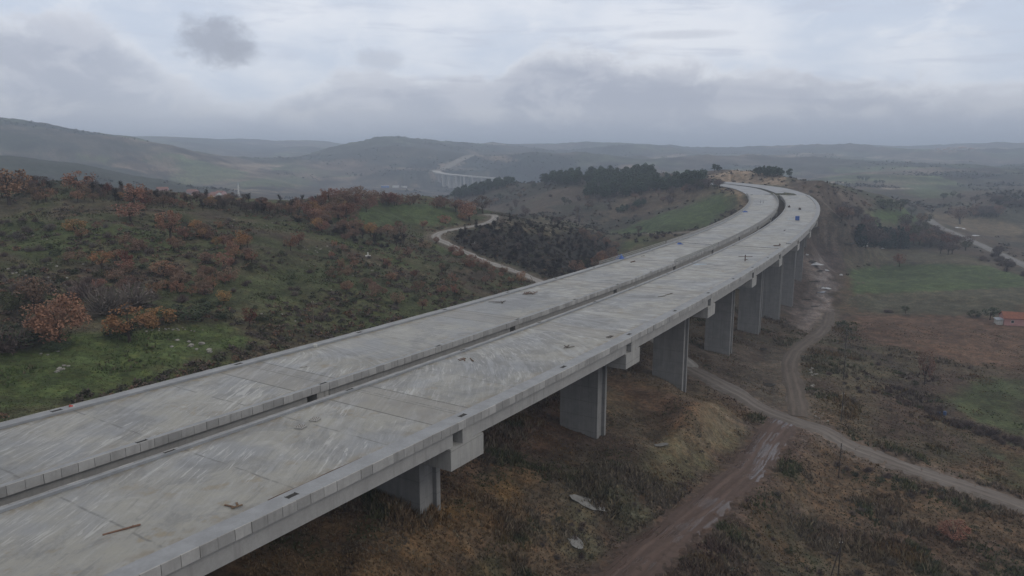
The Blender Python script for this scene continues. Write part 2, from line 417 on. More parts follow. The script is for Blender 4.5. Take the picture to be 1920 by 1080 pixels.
def smooth_path(P, step=1.5, it=3):
    P = np.asarray(P, float)
    for _ in range(it):       # Chaikin
        Qa = P[:-1] * .75 + P[1:] * .25; Qb = P[:-1] * .25 + P[1:] * .75
        P = np.concatenate([P[:1], np.stack([Qa, Qb], 1).reshape(-1, P.shape[1]), P[-1:]])
    L = np.r_[0, np.cumsum(np.hypot(*np.diff(P[:, :2], axis=0).T))]
    t = np.arange(0, L[-1], step)
    return np.stack([np.interp(t, L, P[:, i]) for i in range(P.shape[1])], 1)
def pix(P): return surf_hit([p[0] for p in P], [p[1] for p in P])[0][:, :2]
# site road under the viaducts: visible winding lane on the left, gravel road on the right
lane_px = [(905, 401), (926, 403), (931, 408), (915, 418), (882, 425), (842, 431), (819, 437), (815, 444), (832, 453), (862, 467), (900, 486), (945, 501), (1000, 521)]
gravel_px = [(1290, 688), (1322, 708), (1400, 744), (1480, 784), (1560, 822), (1700, 875), (1800, 909), (1920, 950), (2050, 1000)]
lane_w, gravel_w = pix(lane_px), pix(gravel_px)
_s1, _o1 = 162, 0
lane = smooth_path(np.concatenate([lane_w, [at(196, LEFT1 + 6)[:2], at(176, 24)[:2], at(163, 10)[:2]], gravel_w[:1]]), 1.5)
gravel = smooth_path(gravel_w, 1.5)
track_px = [(1478, 782), (1450, 815), (1425, 850), (1400, 885), (1330, 945), (1240, 1015), (1150, 1095), (1080, 1160)]
track = smooth_path(pix(track_px), 1.5)
haul_px = [(1498, 780), (1492, 735), (1482, 700), (1480, 672), (1500, 648), (1532, 630), (1550, 610), (1557, 585)]
haul = smooth_path(pix(haul_px), 1.5)
high_px = [(1742, 411), (1752, 420), (1790, 437), (1850, 463), (1920, 496), (1990, 530)]
high = smooth_path(pix(high_px), 3)
spur_px = [(1600, 446), (1585, 428), (1560, 412), (1540, 397)]
spur = smooth_path(pix(spur_px), 2)
farm_px = [(1168, 441), (1200, 440), (1250, 438), (1290, 436), (1320, 430)]
farm = smooth_path(pix(farm_px), 2)
farroad = smooth_path(pix([(893, 303), (872, 304), (850, 306.5), (832, 311), (820, 316), (815, 319)]), 8)
ROADS = [('lane', lane, 5.2), ('gravel', gravel, 6.8), ('track', track, 7.5), ('haul', haul, 5.5), ('high', high, 9), ('spur', spur, 9), ('farm', farm, 4.0)]

def path_dist(x, y, P, near=40.0):
    """distance to a path and height of the survey surface at its nearest point"""
    dm = np.full(len(x), 9e9); km = np.zeros(len(x), int)
    lo, hi2 = P.min(0) - near, P.max(0) + near
    ii = np.nonzero((x > lo[0]) & (x < hi2[0]) & (y > lo[1]) & (y < hi2[1]))[0]
    Pq = P[::2]
    for c0 in range(0, len(ii), 15000):
        jj = ii[c0:c0 + 15000]
        D = (x[jj][:, None] - Pq[:, 0][None]) ** 2 + (y[jj][:, None] - Pq[:, 1][None]) ** 2
        k = D.argmin(1); dm[jj] = np.sqrt(D[np.arange(len(jj)), k]); km[jj] = k * 2
    return dm, km

# detail of the land: rolls, lumps, then levelled where roads and the motorway run
_x, _y = GX.ravel(), GY.ravel(); _r = _rr.ravel()
dz = (fbm(_x, _y, 60, 4, 3) - .5) * 5.0 * sstep(_r, 120, 400) + (fbm(_x, _y, 14, 4, 9) - .5) * (1.5 + 1.0 * (_x < 0)) * sstep(_r, 40, 110)
dz += (fbm(_x, _y, 420, 5, 21) - .5) * 60 * sstep(_r, 900, 1800) * (1 - .45 * sstep(_r, 2600, 5000)) + (fbm(_x, _y, 2.2, 2, 5) - .5) * .5 * (1 - sstep(_r, 200, 500))
rdg = 1 - abs(2 * fbm(_x, _y, 900, 4, 33) - 1) ** .7
dz += (rdg - .55) * (26 + 34 * sstep(np.arctan2(_x, _y), -.02, .15)) * sstep(_r, 1500, 2600) * (1 - .6 * sstep(_r, 4200, 6500))
z0 = GZ.ravel().copy()
z1 = z0 + dz
ROAD_D = {}
for nm, P, wd in ROADS:
    dm, km = path_dist(_x, _y, P)
    pz = ground(P[:, 0], P[:, 1]); k5 = np.ones(15) / 15
    pz = np.convolve(np.pad(pz, 7, mode='edge'), k5, 'valid')
    f_ = 1 - sstep(dm, wd * .55, wd * .55 + 5 + .03 * _r)
    z1 = z1 * (1 - f_) + (pz[km] - .10) * f_
    ROAD_D[nm] = dm
# spoil bank between the piers and the track; gullied face
sl_, ol_ = line_coords(_x, _y)
dk = np.interp(sl_, SS, LZ)
inside = (ol_ > -3) & (ol_ < LEFT1 + 3) & (sl_ > -79) & (sl_ < 504)
lim = dk - np.interp(sl_, [0, 440, 480, 504], [6, 5.5, 4.0, 2.6])
z1 = np.where(inside, np.minimum(z1, lim), z1)
edge = np.maximum(np.maximum(-2 - ol_, ol_ - LEFT1 - 2), 0)
f_ = (1 - sstep(edge, 0, 26)) * sstep(sl_, 500, 512) * (sl_ < 655) * (abs(ol_) < 400)
z1 = z1 * (1 - f_) + (dk - .45) * f_
# the distant viaduct: its line, and the deep valley below it
_fp = []
for u, v, t in ((816, 318, 2080), (822, 321.5, 2025), (836, 324, 1985), (858, 326, 1955), (880, 328, 1935), (912, 330.5, 1920), (950, 333, 1915)):
    a_, k_ = ray(u, v + 1.5); _fp.append((math.sin(a_) * t, math.cos(a_) * t, CAMZ + k_ * t))
FARV = smooth_path(np.array(_fp), 6)
_fd, _fk = path_dist(_x, _y, FARV[:, :2], 420)
_fl = FARV[np.minimum(_fk, len(FARV) - 1), 2] - 36 * sstep(_fk * 6.0, 10, 110) - 1
_ff = 1 - sstep(_fd, 60, 380)
z1 = np.where(_fd < 400, np.minimum(z1, _fl * _ff + z1 * (1 - _ff)), z1)
GZ = z1.reshape(GZ.shape)
# last, keep the small ground close around the camera calm
def hit(u, v): return surf_hit(u, v)

# ------------------------------------------------------------------ what grows or lies where (albedo), in world space
def poly_w(P, step=14):
    Q_ = []
    for a, b in zip(P, P[1:] + P[:1]):
        n = max(1, int(math.hypot(b[0] - a[0], b[1] - a[1]) / step))
        Q_ += [(a[0] + (b[0] - a[0]) * i / n, a[1] + (b[1] - a[1]) * i / n) for i in range(n)]
    pts, ok = surf_hit([p[0] for p in Q_], [p[1] for p in Q_])
    return pts[:, :2]
def poly_mask(x, y, P, soft=3.0, wob=None):
    """1 inside the world polygon, falling off over `soft` metres"""
    m = np.zeros(len(x)); lo, hi2 = P.min(0) - soft * 2, P.max(0) + soft * 2
    ii = np.nonzero((x > lo[0]) & (x < hi2[0]) & (y > lo[1]) & (y < hi2[1]))[0]
    if not len(ii): return m
    for c0 in range(0, len(ii), 20000):
        jj = ii[c0:c0 + 20000]; px, py = x[jj], y[jj]
        ins_ = np.zeros(len(jj), bool); dmin = np.full(len(jj), 9e9)
        for (ax, ay), (bx, by) in zip(P, np.roll(P, -1, 0)):
            cr = ((ay > py) != (by > py)) & (px < (bx - ax) * (py - ay) / (by - ay + 1e-12) + ax)
            ins_ ^= cr
            l2 = (bx - ax) ** 2 + (by - ay) ** 2 + 1e-9
            t = np.clip(((px - ax) * (bx - ax) + (py - ay) * (by - ay)) / l2, 0, 1)
            dmin = np.minimum(dmin, np.hypot(px - ax - t * (bx - ax), py - ay - t * (by - ay)))
        sd = np.where(ins_, dmin, -dmin)
        if wob is not None: sd = sd + wob[jj] * soft
        m[jj] = sstep(sd, -soft, soft)
    return m
ZONES = [  # name, pixel outline, colour, softness, strength
    ('lawn', [(-40, 660), (100, 640), (250, 618), (420, 606), (470, 640), (330, 690), (150, 735), (-40, 790)], (.056, .078, .028), 3, .95),
    ('slopegrass', [(520, 470), (640, 500), (760, 560), (800, 590), (640, 640), (470, 600), (440, 520)], (.048, .060, .027), 5, .6),
    ('clearing', [(560, 398), (640, 392), (720, 384), (790, 382), (850, 388), (868, 402), (845, 418), (780, 423), (700, 423), (640, 410)], (.050, .072, .030), 5, .95),
    ('burnt', [(835, 455), (905, 412), (960, 400), (1060, 420), (1150, 450), (1165, 485), (1060, 530), (1000, 512), (900, 478)], (.022, .020, .019), 5, .95),
    ('burnttop', [(380, 385), (520, 388), (600, 400), (700, 440), (820, 470), (700, 470), (560, 420), (420, 400)], (.036, .036, .030), 6, .6),
    ('midfield', [(1150, 438), (1180, 422), (1240, 400), (1290, 386), (1360, 362), (1378, 385), (1335, 418), (1250, 436)], (.048, .072, .030), 5, .95),
    ('stubble', [(1180, 352), (1260, 338), (1330, 342), (1345, 360), (1270, 385), (1190, 405), (1120, 420), (1150, 385)], (.095, .075, .055), 6, .7),
    ('valleyfield', [(880, 415), (960, 408), (1010, 412), (990, 425), (920, 425)], (.085, .075, .055), 8, .8),
    ('redsoil', [(330, 1080), (650, 960), (830, 860), (960, 790), (1060, 730), (1130, 720), (1150, 800), (1040, 860), (900, 960), (800, 1080)], (.105, .063, .042), 5, .8),
    ('ochre', [(520, 1080), (640, 1010), (800, 930), (940, 870), (1020, 880), (960, 960), (830, 1020), (700, 1085)], (.175, .108, .042), 5, .9),
    ('bank', [(1060, 735), (1140, 705), (1240, 690), (1300, 725), (1370, 770), (1410, 805), (1380, 850), (1310, 900), (1240, 880), (1210, 820), (1130, 800)], (.140, .113, .076), 5, .8),
    ('bankred', [(1140, 712), (1200, 720), (1270, 740), (1285, 790), (1220, 770), (1150, 760)], (.130, .070, .042), 5, .7),
    ('gravelflat', [(1300, 650), (1400, 640), (1480, 655), (1480, 700), (1490, 745), (1500, 780), (1400, 742), (1320, 705)], (.085, .072, .060), 4, .85),
    ('wetdark', [(1490, 430), (1560, 442), (1590, 475), (1580, 520), (1560, 570), (1540, 610), (1470, 600), (1480, 520)], (.062, .050, .048), 5, .85),
    ('palemud', [(1500, 570), (1560, 560), (1552, 605), (1520, 625), (1490, 610)], (.19, .165, .155), 4, .85),
    ('palemud2', [(1505, 480), (1545, 490), (1560, 540), (1560, 570), (1530, 560), (1520, 520)], (.19, .175, .17), 4, .7),
    ('fieldgreen', [(1590, 505), (1650, 498), (1760, 493), (1850, 497), (1925, 520), (1925, 538), (1800, 545), (1600, 552)], (.056, .080, .036), 2, 1),
    ('fielddull', [(1590, 554), (1700, 549), (1925, 540), (1925, 588), (1700, 590), (1600, 585)], (.064, .064, .044), 3, .9),
    ('orchard', [(1600, 592), (1760, 592), (1925, 598), (1925, 700), (1800, 680), (1700, 655), (1610, 640)], (.098, .064, .046), 3, .95),
    ('strip', [(1570, 468), (1640, 466), (1800, 475), (1880, 500), (1800, 496), (1650, 492), (1590, 498)], (.075, .070, .048), 3, .8),
    ('meadow', [(1750, 748), (1790, 716), (1850, 704), (1930, 712), (1930, 815), (1850, 795)], (.050, .064, .030), 4, .9),
    ('meadow2', [(1860, 900), (1940, 850), (1940, 930)], (.042, .066, .030), 4, .8),
    ('reedy', [(1560, 640), (1680, 660), (1740, 700), (1700, 740), (1600, 740), (1560, 690)], (.078, .072, .046), 5, .6),
    ('cut', [(1300, 336), (1345, 325), (1385, 319), (1425, 319), (1470, 333), (1484, 352), (1440, 348), (1390, 342), (1345, 346)], (.215, .172, .130), 4, .9),
    ('cutleft', [(1340, 345), (1372, 345), (1400, 362), (1412, 395), (1395, 400), (1375, 370)], (.17, .125, .085), 4, .8),
    ('hedgegreen', [(1625, 398), (1650, 392), (1690, 396), (1730, 408), (1690, 420), (1640, 415)], (.055, .085, .032), 5, .95),
    ('farcutA', [(805, 322), (825, 308), (850, 304), (870, 306), (845, 314), (830, 326), (840, 345), (815, 338)], (.19, .15, .115), 10, .9),
    ('farcutB', [(878, 281), (895, 286), (915, 293), (945, 292), (965, 302), (925, 300), (895, 292)], (.19, .15, .115), 14, .8),
    ('nearwood', [(-30, 288), (80, 294), (180, 310), (300, 334), (420, 358), (300, 356), (120, 345), (-30, 335)], (.026, .034, .027), 30, .85),
    ('hillwood', [(-30, 238), (120, 249), (250, 265), (330, 284), (260, 292), (130, 285), (-30, 280)], (.028, .034, .029), 40, .75),
    ('midwood', [(600, 290), (680, 272), (760, 271), (850, 278), (880, 290), (820, 300), (700, 300)], (.028, .034, .030), 40, .8),
    ('valleywood', [(500, 350), (620, 345), (700, 330), (780, 335), (760, 345), (640, 362)], (.030, .032, .030), 30, .6),
    ('brownhill', [(1488, 338), (1560, 352), (1650, 378), (1600, 396), (1545, 392), (1510, 370)], (.092, .073, .058), 6, .85),
    ('roadside', [(1532, 402), (1570, 412), (1606, 436), (1612, 454), (1560, 456), (1532, 440)], (.105, .090, .078), 5, .85),
    ('junction', [(1400, 800), (1450, 770), (1500, 765), (1570, 815), (1530, 850), (1470, 860), (1430, 870)], (.100, .078, .066), 4, .9),
    ('greenbank', [(1280, 860), (1340, 850), (1400, 820), (1390, 870), (1310, 930), (1260, 900)], (.058, .068, .034), 4, .6),
    ('weedgreen', [(1000, 850), (1120, 840), (1220, 880), (1180, 960), (1060, 930)], (.055, .060, .036), 6, .6),
    ('maroon', [(1500, 960), (1700, 980), (1860, 1010), (1900, 1060), (1700, 1050), (1520, 1010)], (.066, .042, .036), 6, .6),
    ('burntgrass', [(950, 414), (1030, 404), (1075, 432), (1060, 446), (1000, 440)], (.072, .064, .040), 4, .8),
    ('farfieldE', [(330, 330), (420, 318), (470, 330), (400, 345), (345, 346)], (.10, .115, .06), 16, .85),
    ('farfieldF', [(430, 342), (500, 336), (530, 346), (450, 352)], (.085, .11, .055), 16, .8),
    ('farbrown', [(560, 312), (660, 305), (720, 318), (640, 330), (560, 328)], (.085, .062, .052), 40, .7),
    ('rightridge', [(1430, 300), (1560, 292), (1680, 300), (1720, 312), (1600, 322), (1450, 318)], (.034, .040, .034), 60, .6),
    ('rightpaleA', [(1640, 318), (1740, 314), (1800, 322), (1700, 330)], (.13, .105, .085), 40, .7),
    ('rightpaleB', [(1600, 340), (1700, 338), (1760, 345), (1660, 352)], (.12, .10, .08), 20, .7),
    ('farfieldA', [(330, 312), (380, 308), (430, 316), (400, 328), (345, 330)], (.08, .10, .045), 20, .9),
    ('farfieldB', [(150, 292), (215, 296), (205, 304), (160, 300)], (.08, .10, .045), 20, .8),
    ('farfieldC', [(270, 296), (325, 296), (330, 320), (290, 322)], (.13, .10, .075), 20, .8),
    ('farfieldD', [(480, 335), (560, 330), (590, 345), (520, 352)], (.07, .09, .045), 20, .7),
    ('paleA', [(1655, 352), (1720, 352), (1720, 355), (1655, 355)], (.26, .23, .2), 6, .8),
    ('plainfield', [(1700, 345), (1760, 350), (1790, 366), (1740, 372), (1700, 362)], (.07, .095, .05), 14, .8),
    ('plainstubble', [(1735, 400), (1800, 400), (1925, 425), (1925, 455), (1840, 440), (1770, 420)], (.115, .095, .065), 8, .8),
    ('plainfield2', [(1770, 370), (1925, 400), (1925, 416), (1800, 394)], (.075, .078, .06), 8, .8),
]
ZONES = [(n_, poly_w(P), c_, s_, k_) for n_, P, c_, s_, k_ in ZONES]
HEDGES = [smooth_path(pix([(1688, 722), (1740, 748), (1790, 785), (1850, 808), (1930, 838)]), 3), smooth_path(pix([(1560, 642), (1620, 655), (1680, 685), (1720, 716)]), 3)]
LINES = [(smooth_path(pix(P), 3), w_, c_) for P, w_, c_ in (([(1590, 553), (1700, 549), (1800, 545), (1925, 539)], 1.6, (.100, .085, .062)), ([(1600, 532), (1700, 524), (1800, 520), (1890, 520)], 1.0, (.080, .068, .050)),
         ([(1560, 588), (1650, 590), (1760, 592), (1870, 597)], 1.8, (.035, .032, .026)), ([(1585, 499), (1660, 496), (1800, 492)], 1.4, (.105, .09, .066)), ([(1620, 640), (1760, 650), (1925, 668)], 1.2, (.105, .078, .058)), ([(1620, 618), (1760, 622), (1925, 634)], 1.2, (.105, .078, .058)))]
def C3(c_): return np.array(c_)[None]
def albedo(x, y):
    x = np.asarray(x, float); y = np.asarray(y, float); n = len(x)
    r = np.hypot(x, y)
    s_, o_ = line_coords(x, y)
    nA, nB, nC = fbm(x, y, 38, 4, 41), fbm(x, y, 11, 4, 52), fbm(x, y, 3.1, 3, 63)
    az = np.arctan2(x, y)
    # which side of the viaduct line: left hill green-grey, right weed land brown
    lin = (y - 42.6) * math.sin(.53) * -1 + (x + 26.4) * math.cos(.53)
    right = sstep(np.where(o_ < 8e9, -o_ + LEFT1 * .75, lin), -10, 12)
    g = C3((.048, .056, .028)) + (C3((.076, .066, .044)) - C3((.048, .056, .028))) * sstep(nA * .45 + nB * .55, .38, .56)[:, None]
    g = g + (C3((.050, .040, .034)) - g) * (sstep(nB, .55, .72) * .7)[:, None]
    g = g + (C3((.044, .062, .022)) - g) * (sstep(nA, .56, .70) * .8)[:, None]
    h = C3((.076, .064, .044)) + (C3((.084, .060, .040)) - C3((.076, .064, .044))) * sstep(nA, .42, .62)[:, None]
    h = h + (C3((.046, .052, .030)) - h) * (sstep(nB, .52, .70) * .75)[:, None]
    h = h + (C3((.060, .040, .034)) - h) * (sstep(1 - nA, .52, .66) * .7)[:, None]
    h = h + (C3((.105, .092, .070)) - h) * (sstep(nC * .6 + nB * .4, .60, .75) * .45)[:, None]
    col = g * (1 - right)[:, None] + h * right[:, None]
    # middle distance: brown scrub slopes
    mid = sstep(r, 430, 560)
    nD, nE = fbm(x, y, 110, 4, 71), fbm(x, y, 45, 3, 77)
    md = C3((.066, .054, .043)) + (C3((.040, .040, .032)) - C3((.066, .054, .043))) * sstep(nE, .45, .62)[:, None]
    md = md + (C3((.060, .072, .038)) - md) * (sstep(nD, .58, .70) * .6)[:, None]
    col = col * (1 - mid)[:, None] + md * mid[:, None]
    # far country: woods, brown scrub and a patchwork of fields
    far = sstep(r, 1000, 1700)
    nF, nG = fbm(x, y, 640, 5, 81), fbm(x, y, 190, 4, 88)
    fr = C3((.016, .023, .021)) + (C3((.064, .056, .047)) - C3((.016, .023, .021))) * sstep(nF * .55 + nG * .45, .45, .55)[:, None]
    fr = fr + (C3((.050, .066, .036)) - fr) * (sstep(fbm(x, y, 330, 3, 99), .55, .64) * .75)[:, None]
    cx, cy = np.floor((x + 60 * nG) / 210), np.floor((y + 90 * nF) / 150)
    hh = _hash(cx, cy, 5); h2 = _hash(cx, cy, 15)
    patch = sstep(nF, .44, .52) * (hh > .48)
    pc = np.where((h2 > .5)[:, None], C3((.135, .105, .078)), np.where((h2 > .25)[:, None], C3((.075, .105, .05)), C3((.19, .155, .12))))
    fr = fr * (1 - patch * .8)[:, None] + pc * (patch * .8)[:, None]
    fr = fr * (.55 + .9 * sstep(fbm(x, y, 48, 4, 103), .34, .66))[:, None]
    fr = fr * (1 - .62 * sstep(fbm(x, y, 70, 3, 95), .50, .60))[:, None]
    col = col * (1 - far)[:, None] + fr * far[:, None]
    wob = (nB - .5) * 3.2 + (nC - .5) * 1.6
    for n_, P, c_, soft, k_ in ZONES:
        m = poly_mask(x, y, P, soft, wob) * k_
        if m.any(): col = col * (1 - m)[:, None] + C3(c_) * (m * 1.0)[:, None] * (.78 + .44 * nC)[:, None]
    for P in HEDGES:
        dm, _k = path_dist(x, y, P, 12); m = (1 - sstep(dm + wob * 1.5, 2, 6)) * .7
        col = col * (1 - m)[:, None] + C3((.045, .036, .032)) * m[:, None]
    for P, w_, c_ in LINES:
        dm, _k = path_dist(x, y, P, 8); m = (1 - sstep(dm + wob * .5, w_ * .4, w_)) * .85
        col = col * (1 - m)[:, None] + C3(c_) * m[:, None]
    # bare ground beside the roads
    for (nm, P, wd), cc in zip(ROADS, ((.10, .085, .07), (.105, .085, .072), (.085, .062, .052), (.105, .088, .07), (.09, .08, .065), (.10, .082, .068), (.11, .095, .08))):
        dm, _k = path_dist(x, y, P, 14); m = (1 - sstep(dm + wob * 1.7, wd * .5, wd * .5 + 3.4)) * .85
        col = col * (1 - m)[:, None] + C3(cc) * m[:, None]
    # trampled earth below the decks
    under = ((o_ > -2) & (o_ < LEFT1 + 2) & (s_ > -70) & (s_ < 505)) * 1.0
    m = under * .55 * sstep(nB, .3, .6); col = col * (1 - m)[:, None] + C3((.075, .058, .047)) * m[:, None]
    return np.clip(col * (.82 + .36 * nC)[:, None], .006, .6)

def ground_material():
    m = bpy.data.materials.new("ground_soil_grass"); m.use_nodes = True
    z = NT(m.node_tree); b = m.node_tree.nodes['Principled BSDF']
    at_ = z.n('ShaderNodeAttribute', attribute_name='albedo')
    geo = z.n('ShaderNodeNewGeometry'); P = geo.outputs['Position']
    n1 = z.noise(P, 1.1, 5, .65); n2 = z.noise(P, .23, 4, .6); n3 = z.noise(P, .021, 5, .6); n4 = z.noise(P, 5.5, 3, .6)
    f1 = z.m('MULTIPLY', z.m('MULTIPLY', z.ss(n1, .25, .75, .55, 1.45), z.ss(n2, .3, .7, .72, 1.28)), z.m('MULTIPLY', z.ss(n3, .3, .7, .8, 1.2), z.ss(n4, .3, .7, .8, 1.2)))
    cm = z.n('ShaderNodeVectorMath', operation='SCALE', ins={0: at_.outputs['Color']}); z.t.links.new(f1, cm.inputs[3])
    warm = z.mix(z.ss(z.noise(P, .6, 4, .6), .45, .62, 0, .35), cm.outputs[0], z.mix(1.0, cm.outputs[0], (1.35, 1.0, .72), 'MULTIPLY'))
    z.t.links.new(warm, b.inputs['Base Color'])
    b.inputs['Roughness'].default_value = .95; b.inputs['Specular IOR Level'].default_value = .12
    bp = z.n('ShaderNodeBump', ins={'Strength': .55, 'Distance': .35}); z.t.links.new(z.m('ADD', n1, z.m('MULTIPLY', n4, .4)), bp.inputs['Height'])
    z.t.links.new(bp.outputs[0], b.inputs['Normal'])
    return m
def build_ground():
    V = np.stack([GX, GY, GZ], -1).reshape(-1, 3)
    j, i = np.meshgrid(np.arange(NR - 1), np.arange(NA), indexing='ij'); i2 = (i + 1) % NA
    Q_ = np.stack([j * NA + i, (j + 1) * NA + i, (j + 1) * NA + i2, j * NA + i2], -1).reshape(-1, 4)[:, ::-1]
    c0 = len(V); V = np.concatenate([V, [[0, 0, float(GZ[0].mean())]]])
    T_ = np.stack([np.full(NA, c0), np.arange(NA), (np.arange(NA) + 1) % NA], -1)[:, ::-1]
    me = mesh_np("ground", V, [Q_, T_], [ground_material()], smooth=True)
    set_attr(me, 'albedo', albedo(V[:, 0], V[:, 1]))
    me.update()
    if me.polygons[1000].normal.z < 0: me.flip_normals()
    tag(link("ground", me), kind="structure")
build_ground()

# ------------------------------------------------------------------ simple procedural materials
def mat_noise(name, c1, c2, scale=3.0, rough=.85, detail=5, lo=.35, hi=.65, bump=0.0, coords='Object', c3=None, s3=.4, rand=0.0, spec=.3, metal=0.0):
    m = bpy.data.materials.new(name); m.use_nodes = True
    z = NT(m.node_tree); b = m.node_tree.nodes['Principled BSDF']
    P = z.n('ShaderNodeTexCoord').outputs[coords] if coords != 'World' else z.n('ShaderNodeNewGeometry').outputs['Position']
    n1 = z.noise(P, scale, detail, .6)
    c_ = z.mix(z.ss(n1, lo, hi), c1, c2)
    if c3 is not None: c_ = z.mix(z.ss(z.noise(P, scale * s3, 4, .6), .52, .68), c_, c3)
    if rand:
        oi = z.n('ShaderNodeObjectInfo').outputs['Random']
        hs = z.n('ShaderNodeHueSaturation', ins={4: c_}); z.t.links.new(z.m('MULTIPLY_ADD', oi, rand * 2, 1 - rand), hs.inputs[2])
        z.t.links.new(z.m('MULTIPLY_ADD', z.m('FRACT', z.m('MULTIPLY', oi, 7.31)), .03, .485), hs.inputs[0]); c_ = hs.outputs[0]
    z.t.links.new(c_, b.inputs['Base Color'])
    b.inputs['Roughness'].default_value = rough; b.inputs['Specular IOR Level'].default_value = spec; b.inputs['Metallic'].default_value = metal
    if bump:
        bp = z.n('ShaderNodeBump', ins={'Strength': .6, 'Distance': bump}); z.t.links.new(n1, bp.inputs['Height']); z.t.links.new(bp.outputs[0], b.inputs['Normal'])
    return m

# ------------------------------------------------------------------ roads as sheets on the ground
def road_sheet(name, P, wd, mat, ragged=.5, lift=.05, across=7):
    T = np.gradient(P, axis=0); T /= np.linalg.norm(T, axis=1)[:, None]
    Nn = np.stack([T[:, 1], -T[:, 0]], 1)
    k = np.linspace(-1, 1, across)
    wob = 1 + 1.5 * ragged * (fbm(P[:, 0], P[:, 1], 6, 5, 5, .65) - .5)
    wob2 = 1 + 1.5 * ragged * (fbm(P[:, 0], P[:, 1], 5, 5, 15, .65) - .5)
    off = np.where(k[None] < 0, k[None] * wob[:, None], k[None] * wob2[:, None]) * wd / 2
    X = P[:, None, 0] + Nn[:, None, 0] * off; Y = P[:, None, 1] + Nn[:, None, 1] * off
    Z = ground(X, Y) + lift + .03 * np.hypot(X, Y) / 200
    Z[:, 0] -= .3; Z[:, -1] -= .3
    n = len(P); i, j = np.meshgrid(np.arange(n - 1), np.arange(across - 1), indexing='ij')
    Q_ = np.stack([i * across + j, i * across + j + 1, (i + 1) * across + j + 1, (i + 1) * across + j], -1).reshape(-1, 4)
    me = mesh_np(name, np.stack([X, Y, Z], -1).reshape(-1, 3), Q_, [mat], smooth=True)
    L = np.r_[0, np.cumsum(np.hypot(*np.diff(P, axis=0).T))]
    a = me.attributes.new('rc', 'FLOAT_VECTOR', 'POINT')
    a.data.foreach_set('vector', np.stack([np.repeat(L, across), (off).ravel(), np.zeros(n * across)], 1).astype(np.float32).ravel())
    me.update()
    if me.polygons[0].normal.z < 0: me.flip_normals()
    return tag(link(name, me), kind="structure")
def road_material(name, c1, c2, rut, wet=0.0):
    m = bpy.data.materials.new(name); m.use_nodes = True
    z = NT(m.node_tree); b = m.node_tree.nodes['Principled BSDF']
    rc = z.n('ShaderNodeAttribute', attribute_name='rc').outputs['Vector']
    P = z.n('ShaderNodeNewGeometry').outputs['Position']
    st = z.n('ShaderNodeVectorMath', operation='MULTIPLY', ins={0: rc, 1: (.06, 1.3, 1)}).outputs[0]
    n1 = z.noise(st, 1.0, 5, .6, .4); n2 = z.noise(P, .8, 5, .65); n3 = z.noise(P, .12, 3, .5)
    c_ = z.mix(z.ss(n1, .36, .64), c1, c2)
    c_ = z.mix(z.ss(n2, .35, .7, 0, .55), c_, rut)
    ox = z.n('ShaderNodeSeparateXYZ', ins={0: rc}).outputs[1]
    wr = z.m('ABSOLUTE', z.m('SUBTRACT', z.m('ABSOLUTE', z.m('ADD', ox, z.m('MULTIPLY', z.m('SUBTRACT', n3, .5), 1.6))), .95))
    c_ = z.mix(z.m('MULTIPLY', z.ss(wr, .50, .12), z.ss(n2, .3, .55, .25, .75)), c_, z.mix(1.0, c_, (1.35, 1.33, 1.30), 'MULTIPLY'))
    c_ = z.mix(z.m('MULTIPLY', z.ss(wr, .45, .75), z.ss(n2, .45, .6, 0, .5)), c_, z.mix(1.0, c_, (.68, .66, .60), 'MULTIPLY'))
    c_ = z.mix(z.ss(n3, .45, .65, 0, .4), c_, z.mix(1.0, c_, (.75, .72, .70), 'MULTIPLY'))
    z.t.links.new(c_, b.inputs['Base Color'])
    b.inputs['Roughness'].default_value = .9; b.inputs['Specular IOR Level'].default_value = .2
    if wet:
        pud = z.ss(z.m('MULTIPLY', n1, z.ss(n3, .4, .6, .75, 1.25)), .55, .64)
        z.t.links.new(z.m('MULTIPLY_ADD', pud, -.72, .9), b.inputs['Roughness'])
    bp = z.n('ShaderNodeBump', ins={'Strength': .5, 'Distance': .15}); z.t.links.new(n1, bp.inputs['Height']); z.t.links.new(bp.outputs[0], b.inputs['Normal'])
    return m
road_sheet("lane", lane, 5.2, road_material("lane_asphalt", (.24, .232, .222), (.19, .182, .172), (.21, .20, .19)), .15)
road_sheet("gravel_road", gravel, 6.8, road_material("gravel_road_surface", (.165, .148, .136), (.118, .102, .092), (.14, .122, .108)), .35, .16)
road_sheet("dirt_track", track, 7.5, road_material("red_dirt_track", (.108, .076, .064), (.080, .055, .046), (.098, .070, .060), wet=1), .5, .12)
road_sheet("haul_track", haul, 5.5, road_material("haul_track_surface", (.125, .104, .088), (.090, .074, .062), (.11, .09, .075)), .6, .12)
road_sheet("valley_road", high, 9, road_material("valley_road_asphalt", (.185, .182, .18), (.15, .147, .144), (.17, .167, .163)), .1, .12, 5)
road_sheet("spur_track", spur, 9, bpy.data.materials["haul_track_surface"], .5, .08, 5)
road_sheet("distant_road", farroad, 26, road_material("distant_road_surface", (.22, .20, .175), (.18, .165, .145), (.20, .18, .155)), .1, 1.2, 5)
road_sheet("farm_track", farm, 4, bpy.data.materials["gravel_road_surface"], .4, .1, 5)

